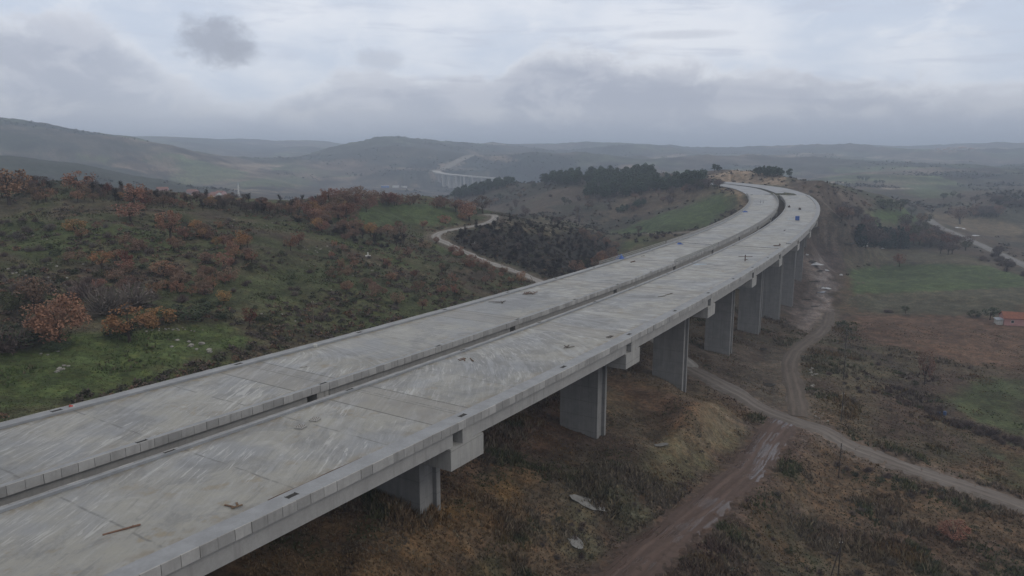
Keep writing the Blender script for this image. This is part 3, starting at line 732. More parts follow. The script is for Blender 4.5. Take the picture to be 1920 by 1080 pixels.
# ------------------------------------------------------------------ the two viaducts
def concrete(name, c1, c2, stain, streak=True, rough=.8):
    m = bpy.data.materials.new(name); m.use_nodes = True
    z = NT(m.node_tree); b = m.node_tree.nodes['Principled BSDF']
    P = z.n('ShaderNodeNewGeometry').outputs['Position']
    st = z.n('ShaderNodeVectorMath', operation='MULTIPLY', ins={0: P, 1: (1.4, 1.4, .12)}).outputs[0]
    n1 = z.noise(P, .55, 5, .6); n2 = z.noise(st, 1.0, 5, .65); n3 = z.noise(P, 4, 4, .6)
    c_ = z.mix(z.ss(n1, .35, .65), c1, c2)
    if streak: c_ = z.mix(z.ss(n2, .5, .72, 0, .6), c_, stain)
    c_ = z.mix(z.ss(n3, .35, .7, 0, .22), c_, stain)
    if streak == 'lifts':
        pz_ = z.n('ShaderNodeSeparateXYZ', ins={0: P}).outputs[2]
        fr_ = z.m('ABSOLUTE', z.m('SUBTRACT', z.m('FRACT', z.m('DIVIDE', pz_, 2.7)), .5))
        c_ = z.mix(z.ss(fr_, .034, .012, 0, .7), c_, stain)
        st3 = z.n('ShaderNodeVectorMath', operation='MULTIPLY', ins={0: P, 1: (.9, .9, .03)}).outputs[0]
        c_ = z.mix(z.ss(z.noise(st3, 1.0, 6, .7), .50, .66, 0, .35), c_, z.mix(1.0, c1, (1.28, 1.27, 1.24), 'MULTIPLY'))
        c_ = z.mix(z.ss(z.noise(st3, 1.7, 6, .7), .56, .70, 0, .4), c_, z.mix(1.0, stain, (.7, .7, .7), 'MULTIPLY'))
    pa = z.n('ShaderNodeAttribute', attribute_name='panel').outputs['Fac']
    sc = z.n('ShaderNodeVectorMath', operation='SCALE', ins={0: c_}); z.t.links.new(z.m('MULTIPLY_ADD', pa, .34, .80) if streak == 'panel' else z.m('ADD', 1.0, 0.0), sc.inputs[3])
    z.t.links.new(sc.outputs[0], b.inputs['Base Color'])
    b.inputs['Roughness'].default_value = rough; b.inputs['Specular IOR Level'].default_value = .3
    bp = z.n('ShaderNodeBump', ins={'Strength': .3, 'Distance': .02}); z.t.links.new(n3, bp.inputs['Height']); z.t.links.new(bp.outputs[0], b.inputs['Normal'])
    return m
M_FASC = concrete("fascia_concrete", (.355, .35, .34), (.30, .296, .288), (.21, .206, .20), 'panel')
M_GIRD = concrete("girder_concrete", (.33, .325, .315), (.285, .28, .272), (.215, .208, .20))
M_PIER = concrete("pier_concrete", (.235, .230, .222), (.20, .196, .19), (.155, .152, .147), "lifts")
M_CAP = concrete("cap_concrete", (.34, .335, .32), (.295, .29, .28), (.215, .21, .198), "lifts")
M_KERB = concrete("kerb_concrete", (.275, .287, .303), (.226, .235, .248), (.178, .182, .186), False)
M_DARK = mat_noise("joint_dark", (.02, .019, .018), (.035, .033, .03), 3)
M_STEEL = mat_noise("galvanised_steel", (.30, .31, .32), (.22, .23, .24), 2, .5)
def deck_material():
    m = bpy.data.materials.new("deck_concrete"); m.use_nodes = True
    z = NT(m.node_tree); b = m.node_tree.nodes['Principled BSDF']
    rc = z.n('ShaderNodeAttribute', attribute_name='rc').outputs['Vector']
    sx = z.n('ShaderNodeSeparateXYZ', ins={0: rc}); s_, o_ = sx.outputs[0], sx.outputs[1]
    P = rc
    kk = z.ss(s_, 50, 115, 1.7, -.35)
    v1 = z.m('SUBTRACT', s_, z.m('MULTIPLY', o_, kk))
    wv = z.noise(P, .16, 4, .6)
    v1 = z.m('ADD', v1, z.m('MULTIPLY', wv, 1.6))
    st = z.n('ShaderNodeCombineXYZ', ins={0: z.m('MULTIPLY', v1, .40), 1: z.m('MULTIPLY', o_, .19), 2: 0}).outputs[0]
    st2 = z.n('ShaderNodeCombineXYZ', ins={0: z.m('MULTIPLY', v1, .95), 1: z.m('MULTIPLY', o_, .36), 2: 3}).outputs[0]
    ns, ns2 = z.noise(st, 1.0, 10, .68, .7), z.noise(st2, 1.0, 10, .70, .8)
    nb, nm, nf = z.noise(P, .055, 5, .60), z.noise(P, .33, 7, .68), z.noise(P, 2.6, 5, .65)
    nd = z.noise(P, .13, 8, .70, .6)
    c_ = z.mix(z.ss(nm, .36, .64), (0.255, 0.249, 0.220), (0.216, 0.216, 0.206))
    c_ = z.mix(z.ss(nb, .46, .60, 0, .75), c_, (0.196, 0.206, 0.219))
    c_ = z.mix(z.m('MULTIPLY', z.ss(nm, .53, .62), z.ss(nb, .52, .42)), c_, (0.209, 0.183, 0.134))
    c_ = z.mix(z.ss(nd, .50, .58, 0, .62), c_, (0.141, 0.143, 0.143))
    c_ = z.mix(z.ss(nd, .44, .36, 0, .45), c_, (0.314, 0.311, 0.295))
    area = z.ss(z.noise(P, .06, 6, .65), .42, .57, .06, 1.0)
    c_ = z.mix(z.m('MULTIPLY', z.ss(ns, .52, .62), z.m('MULTIPLY', area, .60)), c_, (.335, .338, .33))
    c_ = z.mix(z.m('MULTIPLY', z.ss(ns2, .54, .62), z.m('MULTIPLY', area, .78)), c_, (.40, .403, .395))
    c_ = z.mix(z.m('MULTIPLY', z.ss(ns2, .45, .37), .42), c_, (.125, .127, .128))
    c_ = z.mix(z.ss(nf, .60, .72, 0, .5), c_, (.13, .126, .118))
    # plain bands of later concrete over every pier, mud along the kerbs
    ps = z.m('MULTIPLY', z.m('ABSOLUTE', z.m('SUBTRACT', z.m('FRACT', z.m('MULTIPLY_ADD', z.m('SUBTRACT', s_, 40.5), 1 / 48.2, 50.5)), .5)), 48.2)
    c_ = z.mix(z.ss(ps, 3.5, 3.3, 0, .62), c_, z.mix(z.ss(nm, .35, .65), (.225, .214, .19), (.192, .186, .172)))
    c_ = z.mix(z.m('MULTIPLY', z.ss(z.m('ABSOLUTE', z.m('SUBTRACT', ps, 3.42)), .16, .07), .85), c_, (.070, .068, .062))
    kd = None
    for kx in (2.1, 18.25, 323.3, 338.4):
        dd = z.m('ABSOLUTE', z.m('SUBTRACT', o_, kx)); kd = dd if kd is None else z.m('MINIMUM', kd, dd)
    c_ = z.mix(z.m('MULTIPLY', z.ss(kd, 1.9, .1), z.ss(z.noise(P, .5, 6, .7), .44, .60, 0, .85)), c_, (.175, .148, .108))
    c_ = z.mix(z.ss(z.noise(P, .028, 5, .6), .50, .62, 0, .42), c_, z.mix(1.0, c_, (.62, .64, .68), 'MULTIPLY'))
    rowd = z.m('ABSOLUTE', z.m('SUBTRACT', z.m('FRACT', z.m('DIVIDE', z.m('ADD', s_, z.m('MULTIPLY', wv, .6)), 12.1)), .5))
    c_ = z.mix(z.m('MULTIPLY', z.ss(rowd, .014, .004), z.ss(nm, .42, .56, 0, .75)), c_, (.10, .10, .096))
    # muddy edge along the kerbs
    z.t.links.new(c_, b.inputs['Base Color'])
    z.t.links.new(z.m('MULTIPLY_ADD', z.ss(ns, .35, .6), .28, .34), b.inputs['Roughness'])
    b.inputs['Specular IOR Level'].default_value = .45
    bp = z.n('ShaderNodeBump', ins={'Strength': .35, 'Distance': .02}); z.t.links.new(nf, bp.inputs['Height']); z.t.links.new(bp.outputs[0], b.inputs['Normal'])
    return m
M_DECK = deck_material()
S0, S1 = -62.0, 505.0
def sweep(prof, s0, s1, ds, closed=True, caps=True):
    """profile [(o, z)] run along the line"""
    n = max(2, int(round((s1 - s0) / ds)) + 1); s = np.linspace(s0, s1, n); k = len(prof)
    V = np.stack([at(s, o, z) for o, z in prof], 1)
    i, j = np.meshgrid(np.arange(n - 1), np.arange(k if closed else k - 1), indexing='ij'); j2 = (j + 1) % k
    Q_ = np.stack([i * k + j, i * k + j2, (i + 1) * k + j2, (i + 1) * k + j], -1).reshape(-1, 4)
    F = [Q_]
    if caps and closed: F.append(np.array([list(range(k))[::-1], [(n - 1) * k + a for a in range(k)]]))
    return V.reshape(-1, 3), F, s
def swept(name, prof, s0, s1, ds, mat, parent, **kw):
    V, F, s = sweep(prof, s0, s1, ds, **kw)
    me = mesh_np(name, V, F, [mat]); recalc(me)
    return link(name, me, parent)
def recalc(me):
    import bmesh
    b = bmesh.new(); b.from_mesh(me); bmesh.ops.recalc_face_normals(b, faces=b.faces); b.to_mesh(me); b.free()
def cbox(mb, s0, s1, o0, o1, z0, z1):
    P = [at(s, o, z) for z in (z0, z1) for s, o in ((s0, o0), (s1, o0), (s1, o1), (s0, o1))]
    mb.hexa(P)
def fascia(name, o, out, s0, s1, z0, z1, parent, length=1.5, gap=.042):
    mb = MB(); pv = []
    for a in np.arange(s0, s1, length):
        j = random.gauss(0, .016)
        oo = sorted((o + out * j, o - out * .12))
        cbox(mb, a, min(a + length - gap, s1), oo[0], oo[1], z0, z1); pv += [random.random() ** 1.3] * 8
    me = mb.mesh(name, M_FASC); recalc(me)
    at_ = me.attributes.new('panel', 'FLOAT', 'POINT'); at_.data.foreach_set('value', np.array(pv, np.float32))
    return link(name, me, parent)
PIERS = [-8.5, 40.5, 89.5, 138.7, 186.5, 233.5, 281.5, 329, 377, 425, 470]
JOINT_S = 241.0
def viaduct(o0, o1, kw0, kw1, label, gap_walk):
    """o0/o1: right and left edge; kw0/kw1: width of the raised strip on each edge"""
    v = empty("viaduct", tuple(at(0, (o0 + o1) / 2)))
    tag(v, label, "viaduct", "twin motorway viaducts under construction")
    base = Vector(v.location)
    kids = []
    def keep(o): kids.append(o); return o
    # slab with its (s, o) coordinates for the concrete pattern
    ns_, no_ = int((S1 - S0) / 1.5), 14
    ss_, oo_ = np.meshgrid(np.linspace(S0, S1, ns_), np.linspace(o0 + .125, o1 - .125, no_), indexing='ij')
    Vt, Vb = at(ss_, oo_, 0.0).reshape(-1, 3), at(ss_, oo_, -.34).reshape(-1, 3)
    i, j = np.meshgrid(np.arange(ns_ - 1), np.arange(no_ - 1), indexing='ij')
    Q_ = np.stack([i * no_ + j, (i + 1) * no_ + j, (i + 1) * no_ + j + 1, i * no_ + j + 1], -1).reshape(-1, 4)
    n = len(Vt); F = [Q_, Q_[:, ::-1] + n]
    for jj in (0, no_ - 1):
        a = np.arange(ns_ - 1) * no_ + jj; F.append(np.stack([a, a + no_, a + no_ + n, a + n], -1))
    for ii in (0, ns_ - 1):
        a = ii * no_ + np.arange(no_ - 1); F.append(np.stack([a, a + 1, a + 1 + n, a + n], -1))
    me = mesh_np("deck_slab", np.concatenate([Vt, Vb]), [np.concatenate(F)], [M_DECK]); recalc(me)
    a_ = me.attributes.new('rc', 'FLOAT_VECTOR', 'POINT'); rc = np.stack([ss_.ravel(), oo_.ravel() + (0 if o0 == 0 else 300), np.zeros(n)], 1)
    a_.data.foreach_set('vector', np.concatenate([rc, rc]).astype(np.float32).ravel())
    keep(link("deck_slab", me))
    # raised strips and fascia
    for (oa, ob, out, e) in ((o0, o0 + kw0, -1, o0), (o1 - kw1, o1, 1, o1)):
        spans = [(S0, JOINT_S - .4), (JOINT_S + 16, S1)] if (gap_walk and out < 0) else [(S0, S1)]
        for a, b in spans:
            keep(swept("walkway" if ob - oa > 1 else "kerb", [(oa + (.123 if out < 0 else 0), .004), (ob - (.123 if out > 0 else 0), .004), (ob - (.123 if out > 0 else 0), .27), (oa + (.123 if out < 0 else 0), .27)], a, b, 2.0, M_KERB, None))
        keep(fascia("fascia", e, out, S0, S1, -.63, .30, None))
    # girders, span by span
    no = 6
    for a, b in zip(PIERS, PIERS[1:] + [S1 + 3]):
        for g in range(no):
            oc = o0 + .95 + (o1 - o0 - 1.9) * g / (no - 1)
            s0_, s1_ = a + 1.45, b - 2.35
            if b > S1: s1_ = S1
            prof = [(oc - .45, -.345), (oc - .45, -.55), (oc - .22, -.75), (oc - .22, -1.95), (oc - .36, -2.15), (oc - .36, -2.45),
                    (oc + .36, -2.45), (oc + .36, -2.15), (oc + .22, -1.95), (oc + .22, -.75), (oc + .45, -.55), (oc + .45, -.345)]
            if g in (0, no - 1): prof = [(oc - .42, -.345), (oc - .42, -2.45), (oc + .42, -2.45), (oc + .42, -.345)]
            keep(swept("girder", prof, s0_, s1_, 6.0, M_GIRD, None))
    # piers with their cap beams
    for s in PIERS:
        mid = at(s, (o0 + o1) / 2); zt_ = -5.0
        gz = min(float(ground(*at(s + ds, o)[:2])) for ds in (-2.5, 2.5) for o in ((o0 + o1) / 2 - 4, (o0 + o1) / 2 + 4))
        hb = min(gz - mid[2] - 1.5, zt_ - 1.0)
        hw, hl, fl, rec = 3.6, 1.95, .62, .55     # half width across, half length, flange, recess
        oc = (o0 + o1) / 2
        pl = [(-hl, -hw), (-hl + fl * 1.5, -hw), (-hl + fl * 1.5, -hw + rec), (hl - fl * 1.2, -hw + rec), (hl - fl * 1.2, -hw), (hl, -hw),
              (hl, hw), (hl - fl * 1.2, hw), (hl - fl * 1.2, hw - rec), (-hl + fl * 1.5, hw - rec), (-hl + fl * 1.5, hw), (-hl, hw)]
        k = len(pl); zs = [hb, hb * .5 + zt_ * .5, zt_]
        V = np.concatenate([[at(s + a, oc + b, 0) * [1, 1, 0] + [0, 0, mid[2] + z_] for a, b in pl] for z_ in zs])
        Q_ = [(r_ * k + a, r_ * k + (a + 1) % k, (r_ + 1) * k + (a + 1) % k, (r_ + 1) * k + a) for r_ in range(2) for a in range(k)]
        me = mesh_np("pier", V, [np.array(Q_), np.array([list(range(k))[::-1], [2 * k + a for a in range(k)]])], [M_PIER]); recalc(me)
        p = keep(link("pier", me))
        mb = MB(); oa, ob = o0 + .22, o1 - .22
        cbox(mb, s - 3.15, s + 3.15, oa, ob, -5.0, -2.456)
        cbox(mb, s - .95, s + 1.05, oa + .003, ob - .003, -2.453, -.64)
        me = mb.mesh("cap_beam", M_CAP); recalc(me); cb = link("cap_beam", me); kids.append((cb, p))
    # deck joints: one open expansion joint, fine construction joints at the piers
    mb = MB(); Pj = [(o0 + kw0 + .02 + (o1 - o0 - kw0 - kw1 - .04) * k / 16, random.uniform(.12, .34) if k not in (7, 12) else .05) for k in range(17)]
    for (oa, wa), (ob, wb) in zip(Pj, Pj[1:]):
        mb.hexa([at(JOINT_S + sg * w_, o_, z_) for z_ in (.004, .05) for sg, w_, o_ in ((-1, wa, oa), (1, wa, oa), (1, wb, ob), (-1, wb, ob))])
    keep(mb.build("expansion_joint", M_DARK))
    for s in PIERS[1:6]:
        if abs(s - JOINT_S) < 12: continue
        mb = MB(); cbox(mb, s + .9, s + .98, o0 + kw0, o1 - kw1, .003, .009); keep(mb.build("construction_joint", mat_joint))
    # drain openings in the walkways
    for s in np.arange(-8, 230, 24.4):
        for oc, w_ in ((o0 + kw0 * .55, min(.5, kw0 * .5)), (o1 - kw1 * .5, min(.5, kw1 * .5))):
            mb = MB(); cbox(mb, s - .55, s + .55, oc - w_ / 2, oc + w_ / 2, .272, .276)
            for t in (-.55, .49): cbox(mb, s + t, s + t + .06, oc - w_ / 2 - .05, oc + w_ / 2 + .05, .277, .30)
            keep(mb.build("drain_opening", M_DARK))
    inv = Matrix.Translation(-base)
    for k in kids:
        o, par = k if isinstance(k, tuple) else (k, v)
        o.data.transform(inv); o.parent = par
    return v
mat_joint = mat_noise("joint_line", (.12, .118, .11), (.19, .185, .175), 2)
V_R = viaduct(0, WR, 2.0, .55, "nearer viaduct of the pair, wet bare deck with a broad outer walkway", True)
V_L = viaduct(LEFT0, LEFT1, .75, 1.45, "farther viaduct of the pair, with railings, running beside the green slope", False)
# railings on the left viaduct (starter posts and two rails), its parapet walls further on
def railing(o, s0, s1, parent, h=1.05, step=.75):
    mb = MB()
    for s in np.arange(s0, s1, step): cbox(mb, s - .05, s + .05, o - .05, o + .05, .272, .272 + h)
    for zz_ in (.45, h - .06):
        n = int((s1 - s0) / 3)
        for a in range(n): cbox(mb, s0 + (s1 - s0) * a / n, s0 + (s1 - s0) * (a + 1) / n, o - .062, o + .062, .272 + zz_, .272 + zz_ + .1)
    ob = mb.build("railing", M_RAIL); ob.data.transform(Matrix.Translation(-Vector(parent.location))); ob.parent = parent
def parapet(o, s0, s1, parent, h=.95, w_=.25):
    ob = swept("parapet", [(o - w_ / 2, .272), (o + w_ / 2, .272), (o + w_ / 2, .272 + h), (o - w_ / 2, .272 + h)], s0, s1, 2.0, M_FASC, None)
    ob.data.transform(Matrix.Translation(-Vector(parent.location))); ob.parent = parent
M_RAIL = mat_noise("railing_concrete", (.33, .33, .31), (.27, .27, .25), 1.5)
railing(LEFT1 - .2, 168, 232, V_L); parapet(LEFT1 - .18, 233, S1, V_L)
railing(LEFT0 + .2, 184, 239, V_L, .95); parapet(LEFT0 + .18, 239.6, S1, V_L, .9)

# motorway bed beyond the abutment, and the abutment itself
def motorway():
    for nm, oa, ob in (("motorway_bed", 0, WR), ("motorway_bed", LEFT0, LEFT1)):
        V, F, s = sweep([(oa, .0), (ob, .0)], S1 + .1, 655, 3, closed=False)
        me = mesh_np(nm, V, F, [M_BED]); me.update()
        if me.polygons[0].normal.z < 0: me.flip_normals()
        tag(link(nm, me), kind="structure")
M_BED = mat_noise("crushed_stone_bed", (.235, .25, .275), (.29, .30, .315), .25, .8, coords='World', c3=(.20, .205, .215), s3=.3)
motorway()
mb = MB(); cbox(mb, S1 + .02, S1 + 1.5, -.3, LEFT1 + .3, -7, -.36)
tag(mb.build("abutment", M_CAP), "concrete abutment wall where both viaduct decks meet the hill", "abutment")

# ------------------------------------------------------------------ vegetation templates
ZP = {z_[0]: z_[1] for z_ in ZONES}
def leaf_mat(name, c1, c2, c3=None, rand=.22, scale=1.2):
    m = mat_noise(name, c1, c2, scale, .9, 4, .38, .62, c3=c3, s3=.5, rand=rand, spec=.08)
    return m
L_RUST = leaf_mat("leaves_rust", (.247, .132, .087), (.180, .105, .078), (.285, .153, .093))
L_BROWN = leaf_mat("leaves_dull_brown", (0.194, 0.121, 0.087), (0.143, 0.099, 0.078), (0.225, 0.146, 0.099))
L_OCHRE = leaf_mat("leaves_ochre", (0.304, 0.176, 0.078), (0.223, 0.132, 0.068), (0.257, 0.135, 0.065))
L_RED = leaf_mat("leaves_dark_red", (0.160, 0.061, 0.043), (0.109, 0.052, 0.041), (0.189, 0.080, 0.049))
L_GREEN = leaf_mat("leaves_dark_green", (0.037, 0.050, 0.030), (0.053, 0.065, 0.037), (0.030, 0.040, 0.027))
L_OLIVE = leaf_mat("leaves_olive", (.060, .062, .034), (.048, .050, .032), (.070, .066, .04))
L_PINE = leaf_mat("needles_pine", (.040, .062, .040), (.062, .086, .052), (.032, .048, .036), .18, .5)
L_SPRUCE = leaf_mat("needles_blue_spruce", (.026, .039, .034), (.039, .052, .042), (.021, .029, .029), .18, .5)
T_BARE = leaf_mat("twigs_grey", (0.132, 0.113, 0.100), (0.103, 0.088, 0.078), (0.151, 0.127, 0.108))
T_PURPLE = leaf_mat("twigs_purple_brown", (.112, .086, .078), (.086, .068, .064), (.125, .094, .078))
T_CHAR = leaf_mat("charred_wood", (.022, .019, .019), (.034, .028, .026), None, .2)
T_PALE = leaf_mat("poplar_wood", (0.208, 0.184, 0.160), (0.152, 0.131, 0.118), None, .15)
B_BARK = leaf_mat("bark_brown", (.055, .044, .036), (.038, .031, .027), None, .15)
def cards(P, size, up=.35, elong=1.5):
    n = len(P); N_ = rng.normal(size=(n, 3)); N_[:, 2] = abs(N_[:, 2]) + up; N_ /= np.linalg.norm(N_, axis=1)[:, None]
    A = np.cross(N_, rng.normal(size=(n, 3))); A /= np.linalg.norm(A, axis=1)[:, None] + 1e-9
    B = np.cross(N_, A); s = (size * rng.uniform(.6, 1.4, n))[:, None]
    j = rng.uniform(.6, 1.25, (n, 4, 1))
    V = np.stack([P - A * s * elong * .5 * j[:, 0], P - B * s * .5 * j[:, 1], P + A * s * elong * .5 * j[:, 2], P + B * s * .5 * j[:, 3]], 1)
    return V.reshape(-1, 3), np.arange(4 * n).reshape(n, 4)
def crown_points(n, rx, rz, cz, clumps, cr):
    d = rng.normal(size=(clumps, 3)); d /= np.linalg.norm(d, axis=1)[:, None]
    rad = rng.uniform(.45, 1.0, clumps) ** .6
    c_ = d * rad[:, None] * np.array([rx, rx, rz]) + np.array([0, 0, cz])
    k = rng.integers(0, clumps, n); e = rng.normal(size=(n, 3)); e /= np.linalg.norm(e, axis=1)[:, None]
    rr = cr * rng.uniform(.55, 1.5, clumps)[k] * rng.uniform(.3, 1, n) ** .4
    return c_[k] + e * rr[:, None] * np.array([1, 1, .8]), c_
def twigs(n, base, tips, wid, curve=.15):
    """thin curved slivers from base points to tip points"""
    mid = (base + tips) / 2 + rng.normal(size=base.shape) * curve * np.linalg.norm(tips - base, axis=1)[:, None]
    side = np.cross(tips - base, rng.normal(size=base.shape)); side /= np.linalg.norm(side, axis=1)[:, None] + 1e-9
    w_ = wid * rng.uniform(.6, 1.4, (len(base), 1))
    V = np.stack([base - side * w_, base + side * w_, mid + side * w_ * .7, mid - side * w_ * .7, tips], 1).reshape(-1, 3)
    i = np.arange(len(base)) * 5
    return V, np.stack([i, i + 1, i + 2, i + 3], 1), np.stack([i + 3, i + 2, i + 4], 1)
def trunk_mb(h, r, tips, lean=0.0, k=5):
    mb = MB(); p = np.array([(0, 0, -.08 * h), (lean * .15, 0, .12 * h), (lean * .5 + rng.normal() * .02 * h, rng.normal() * .02 * h, .32 * h), (lean, rng.normal() * .03 * h, .6 * h)])
    mb.tube(p, [r * 1.25, r, r * .75, r * .3], k)
    for t in tips:
        a = p[2] * .5 + p[1] * .5 if rng.random() < .5 else p[2]
        m = (a + t) / 2 + np.array([0, 0, .05 * h])
        mb.tube([a, m, t], [r * .5, r * .32, r * .1], 4, False)
    return mb
def make_tmpl(kind, mat, i):
    """returns (trunk mesh or None, crown mesh) for a plant about one unit tall"""
    if kind == 'oak':
        P, c_ = crown_points(1300, .44, .31, .62, 24, .15); P = P[P[:, 2] > .1]
        V, Q_ = cards(P, .040); cr = mesh_np("crown", V, Q_, [mat])
        return trunk_mb(1, .035, c_[:7]).mesh("trunk", B_BARK), cr
    if kind == 'shruboak':
        P, c_ = crown_points(1400, .52, .38, .42, 26, .16); P = P[P[:, 2] > 0]
        V, Q_ = cards(P, .043); return trunk_mb(.7, .03, c_[:5]).mesh("trunk", B_BARK), mesh_np("crown", V, Q_, [mat])
    if kind == 'evergreen':
        P, c_ = crown_points(900, .62, .36, .42, 18, .21); P = P[P[:, 2] > -.05]
        V, Q_ = cards(P, .06); return None, mesh_np("crown", V, Q_, [mat])
    if kind == 'bare':
        n = 330; th = rng.uniform(0, 2 * math.pi, n); el = np.arccos(rng.uniform(.05, 1, n)); R_ = rng.uniform(.55, 1.05, n)
        lob = 1 + .25 * np.sin(3 * th + i)
        tip = np.stack([np.sin(el) * np.cos(th) * .75 * lob, np.sin(el) * np.sin(th) * .75 * lob, np.cos(el) * .8 + .15], 1) * R_[:, None]
        b_ = tip * rng.uniform(.05, .75, (n, 1)) + rng.normal(size=(n, 3)) * .05; b_[:, 2] = abs(b_[:, 2])
        V, Q_, T_ = twigs(n, b_, tip, .014, .12)
        P, c_ = crown_points(90, .5, .3, .45, 10, .2); V2, Q2 = cards(P[P[:, 2] > .05], .05)
        return None, mesh_np("crown", np.concatenate([V, V2]), [np.concatenate([Q_, Q2 + len(V)]), T_], [mat])
    if kind == 'charred':
        mb = MB(); P0 = np.array([(0, 0, -.06), (rng.normal() * .02, rng.normal() * .02, .4), (rng.normal() * .05, rng.normal() * .05, .85)]); mb.tube(P0, [.028, .02, .006], 5)
        n = 70; z_ = rng.uniform(.25, .85, n); th = rng.uniform(0, 6.28, n); L_ = rng.uniform(.12, .36, n) * (1.1 - .5 * z_)
        b_ = np.stack([np.interp(z_, P0[:, 2], P0[:, 0]), np.interp(z_, P0[:, 2], P0[:, 1]), z_], 1)
        tip = b_ + np.stack([np.cos(th) * L_, np.sin(th) * L_, L_ * .9], 1)
        b2 = b_[rng.integers(0, n, 200)]; k = rng.integers(0, n, 200); b2 = b_[k] * .4 + tip[k] * .6; t2 = b2 + rng.normal(size=(200, 3)) * .10 + [0, 0, .07]
        V, Q_, T_ = twigs(n, np.concatenate([b_, b2]), np.concatenate([tip, t2]), .010, .08)
        return mb.mesh("trunk", T_CHAR), mesh_np("crown", V, [Q_, T_], [mat])
    if kind == 'pine':
        n = 620; P, c_ = crown_points(n, .25, .36, .58, 16, .13); P[:, :2] *= np.clip(1.25 - .55 * P[:, 2:3], .4, 1.2); P = P[P[:, 2] > .12]
        V, Q_ = cards(P, .07, .3); mb = MB(); mb.tube([(0, 0, -.04), (0, 0, .5), (.01, 0, .9)], [.022, .015, .004], 5)
        return mb.mesh("trunk", B_BARK), mesh_np("crown", V, Q_, [mat])
    if kind == 'spruce':
        n = 480; z_ = rng.uniform(.04, 1, n) ** .85; rad = .23 * (1.05 - z_) ** .8 * rng.uniform(.4, 1.1, n) ** .5 * (1 + .3 * np.sin(z_ * 40)); th = rng.uniform(0, 6.28, n)
        P = np.stack([np.cos(th) * rad, np.sin(th) * rad, z_ - .3 * rad], 1); V, Q_ = cards(P, .06, .1)
        mb = MB(); mb.tube([(0, 0, -.04), (0, 0, .5), (0, 0, .95)], [.02, .014, .003], 5)
        return mb.mesh("trunk", B_BARK), mesh_np("crown", V, Q_, [mat])
    if kind == 'poplar':
        mb = MB(); mb.tube([(0, 0, -.04), (0.005, 0, .5), (.01, 0, .95)], [.016, .011, .003], 5)
        n = 110; z_ = rng.uniform(.15, .9, n); th = rng.uniform(0, 6.28, n); b_ = np.stack([0 * z_, 0 * z_, z_], 1); L_ = rng.uniform(.1, .25, n)
        tip = b_ + np.stack([np.cos(th) * L_ * .35, np.sin(th) * L_ * .35, L_], 1); V, Q_, T_ = twigs(n, b_, tip, .006, .05)
        return mb.mesh("trunk", T_PALE), mesh_np("crown", V, [Q_, T_], [mat])
TM = {}
def tmpl(kind, mat, n):
    TM[(kind, mat.name)] = [make_tmpl(kind, mat, i) for i in range(n)]
for m_, n_ in ((L_RUST, 4), (L_BROWN, 3), (L_OCHRE, 2), (L_RED, 2), (L_OLIVE, 2)): tmpl('oak', m_, n_); tmpl('shruboak', m_, n_)
tmpl('evergreen', L_GREEN, 3); tmpl('evergreen', L_OLIVE, 2); tmpl('bare', T_BARE, 3); tmpl('bare', T_PURPLE, 3)
tmpl('bare', T_CHAR, 3); tmpl('charred', T_CHAR, 4); tmpl('charred', T_PURPLE, 2); tmpl('pine', L_PINE, 5); tmpl('spruce', L_SPRUCE, 3); tmpl('poplar', T_PALE, 3); tmpl('oak', T_PURPLE, 2); tmpl('oak', L_GREEN, 2)
JOIN = {}
def joined(kind, mat, i):
    """trunk and crown in one mesh, for plants only a few pixels tall"""
    k = (kind, mat.name, i)
    if k not in JOIN:
        t, c_ = TM[k[:2]][i]
        me = bpy.data.meshes.new("whole_plant"); V = []; F = []; fm = []; mats = []; n = 0
        for mi, src in enumerate(x for x in (t, c_) if x):
            vv = np.zeros(len(src.vertices) * 3); src.vertices.foreach_get('co', vv); V.append(vv.reshape(-1, 3)); mats.append(src.materials[0])
            F += [tuple(a + n for a in p.vertices) for p in src.polygons]; fm += [mi] * len(src.polygons); n += len(src.vertices)
        me.from_pydata(np.concatenate(V).tolist(), [], F)
        for m_ in mats: me.materials.append(m_)
        me.polygons.foreach_set('material_index', np.array(fm, np.int32)); JOIN[k] = me
    return JOIN[k]
PLANTS = []     # every planted thing with what its label needs
NAME = {'oak': ('oak_tree', 'tree'), 'shruboak': ('oak_tree', 'tree'), 'evergreen': ('evergreen_shrub', 'shrub'), 'bare': ('bare_shrub', 'shrub'), 'charred': ('charred_tree', 'tree'),
        'pine': ('pine_tree', 'tree'), 'spruce': ('spruce_tree', 'tree'), 'poplar': ('poplar_tree', 'tree')}
LOOK = {'leaves_rust': 'rust brown', 'leaves_dull_brown': 'dull brown', 'leaves_ochre': 'ochre', 'leaves_dark_red': 'dark red', 'leaves_dark_green': 'dark green', 'leaves_olive': 'olive',
        'needles_pine': 'dark', 'needles_blue_spruce': 'blackish green', 'twigs_grey': 'grey', 'twigs_purple_brown': 'purplish brown', 'charred_wood': 'black', 'poplar_wood': 'pale bare'}
NOUN = {'oak': 'oak', 'shruboak': 'bushy oak', 'evergreen': 'evergreen shrub', 'bare': 'bare shrub', 'charred': 'burnt tree', 'pine': 'pine', 'spruce': 'spruce', 'poplar': 'poplar'}
def blocked(x, y, margin=2.0):
    x = np.atleast_1d(x); y = np.atleast_1d(y)
    s_, o_ = line_coords(x, y)
    b = (o_ > -3) & (o_ < LEFT1 + 3) & (s_ > -78) & (s_ < 650)
    for nm, P, wd in ROADS:
        dm, _k = path_dist(x, y, P, 14); b |= dm < wd / 2 + margin
    return b
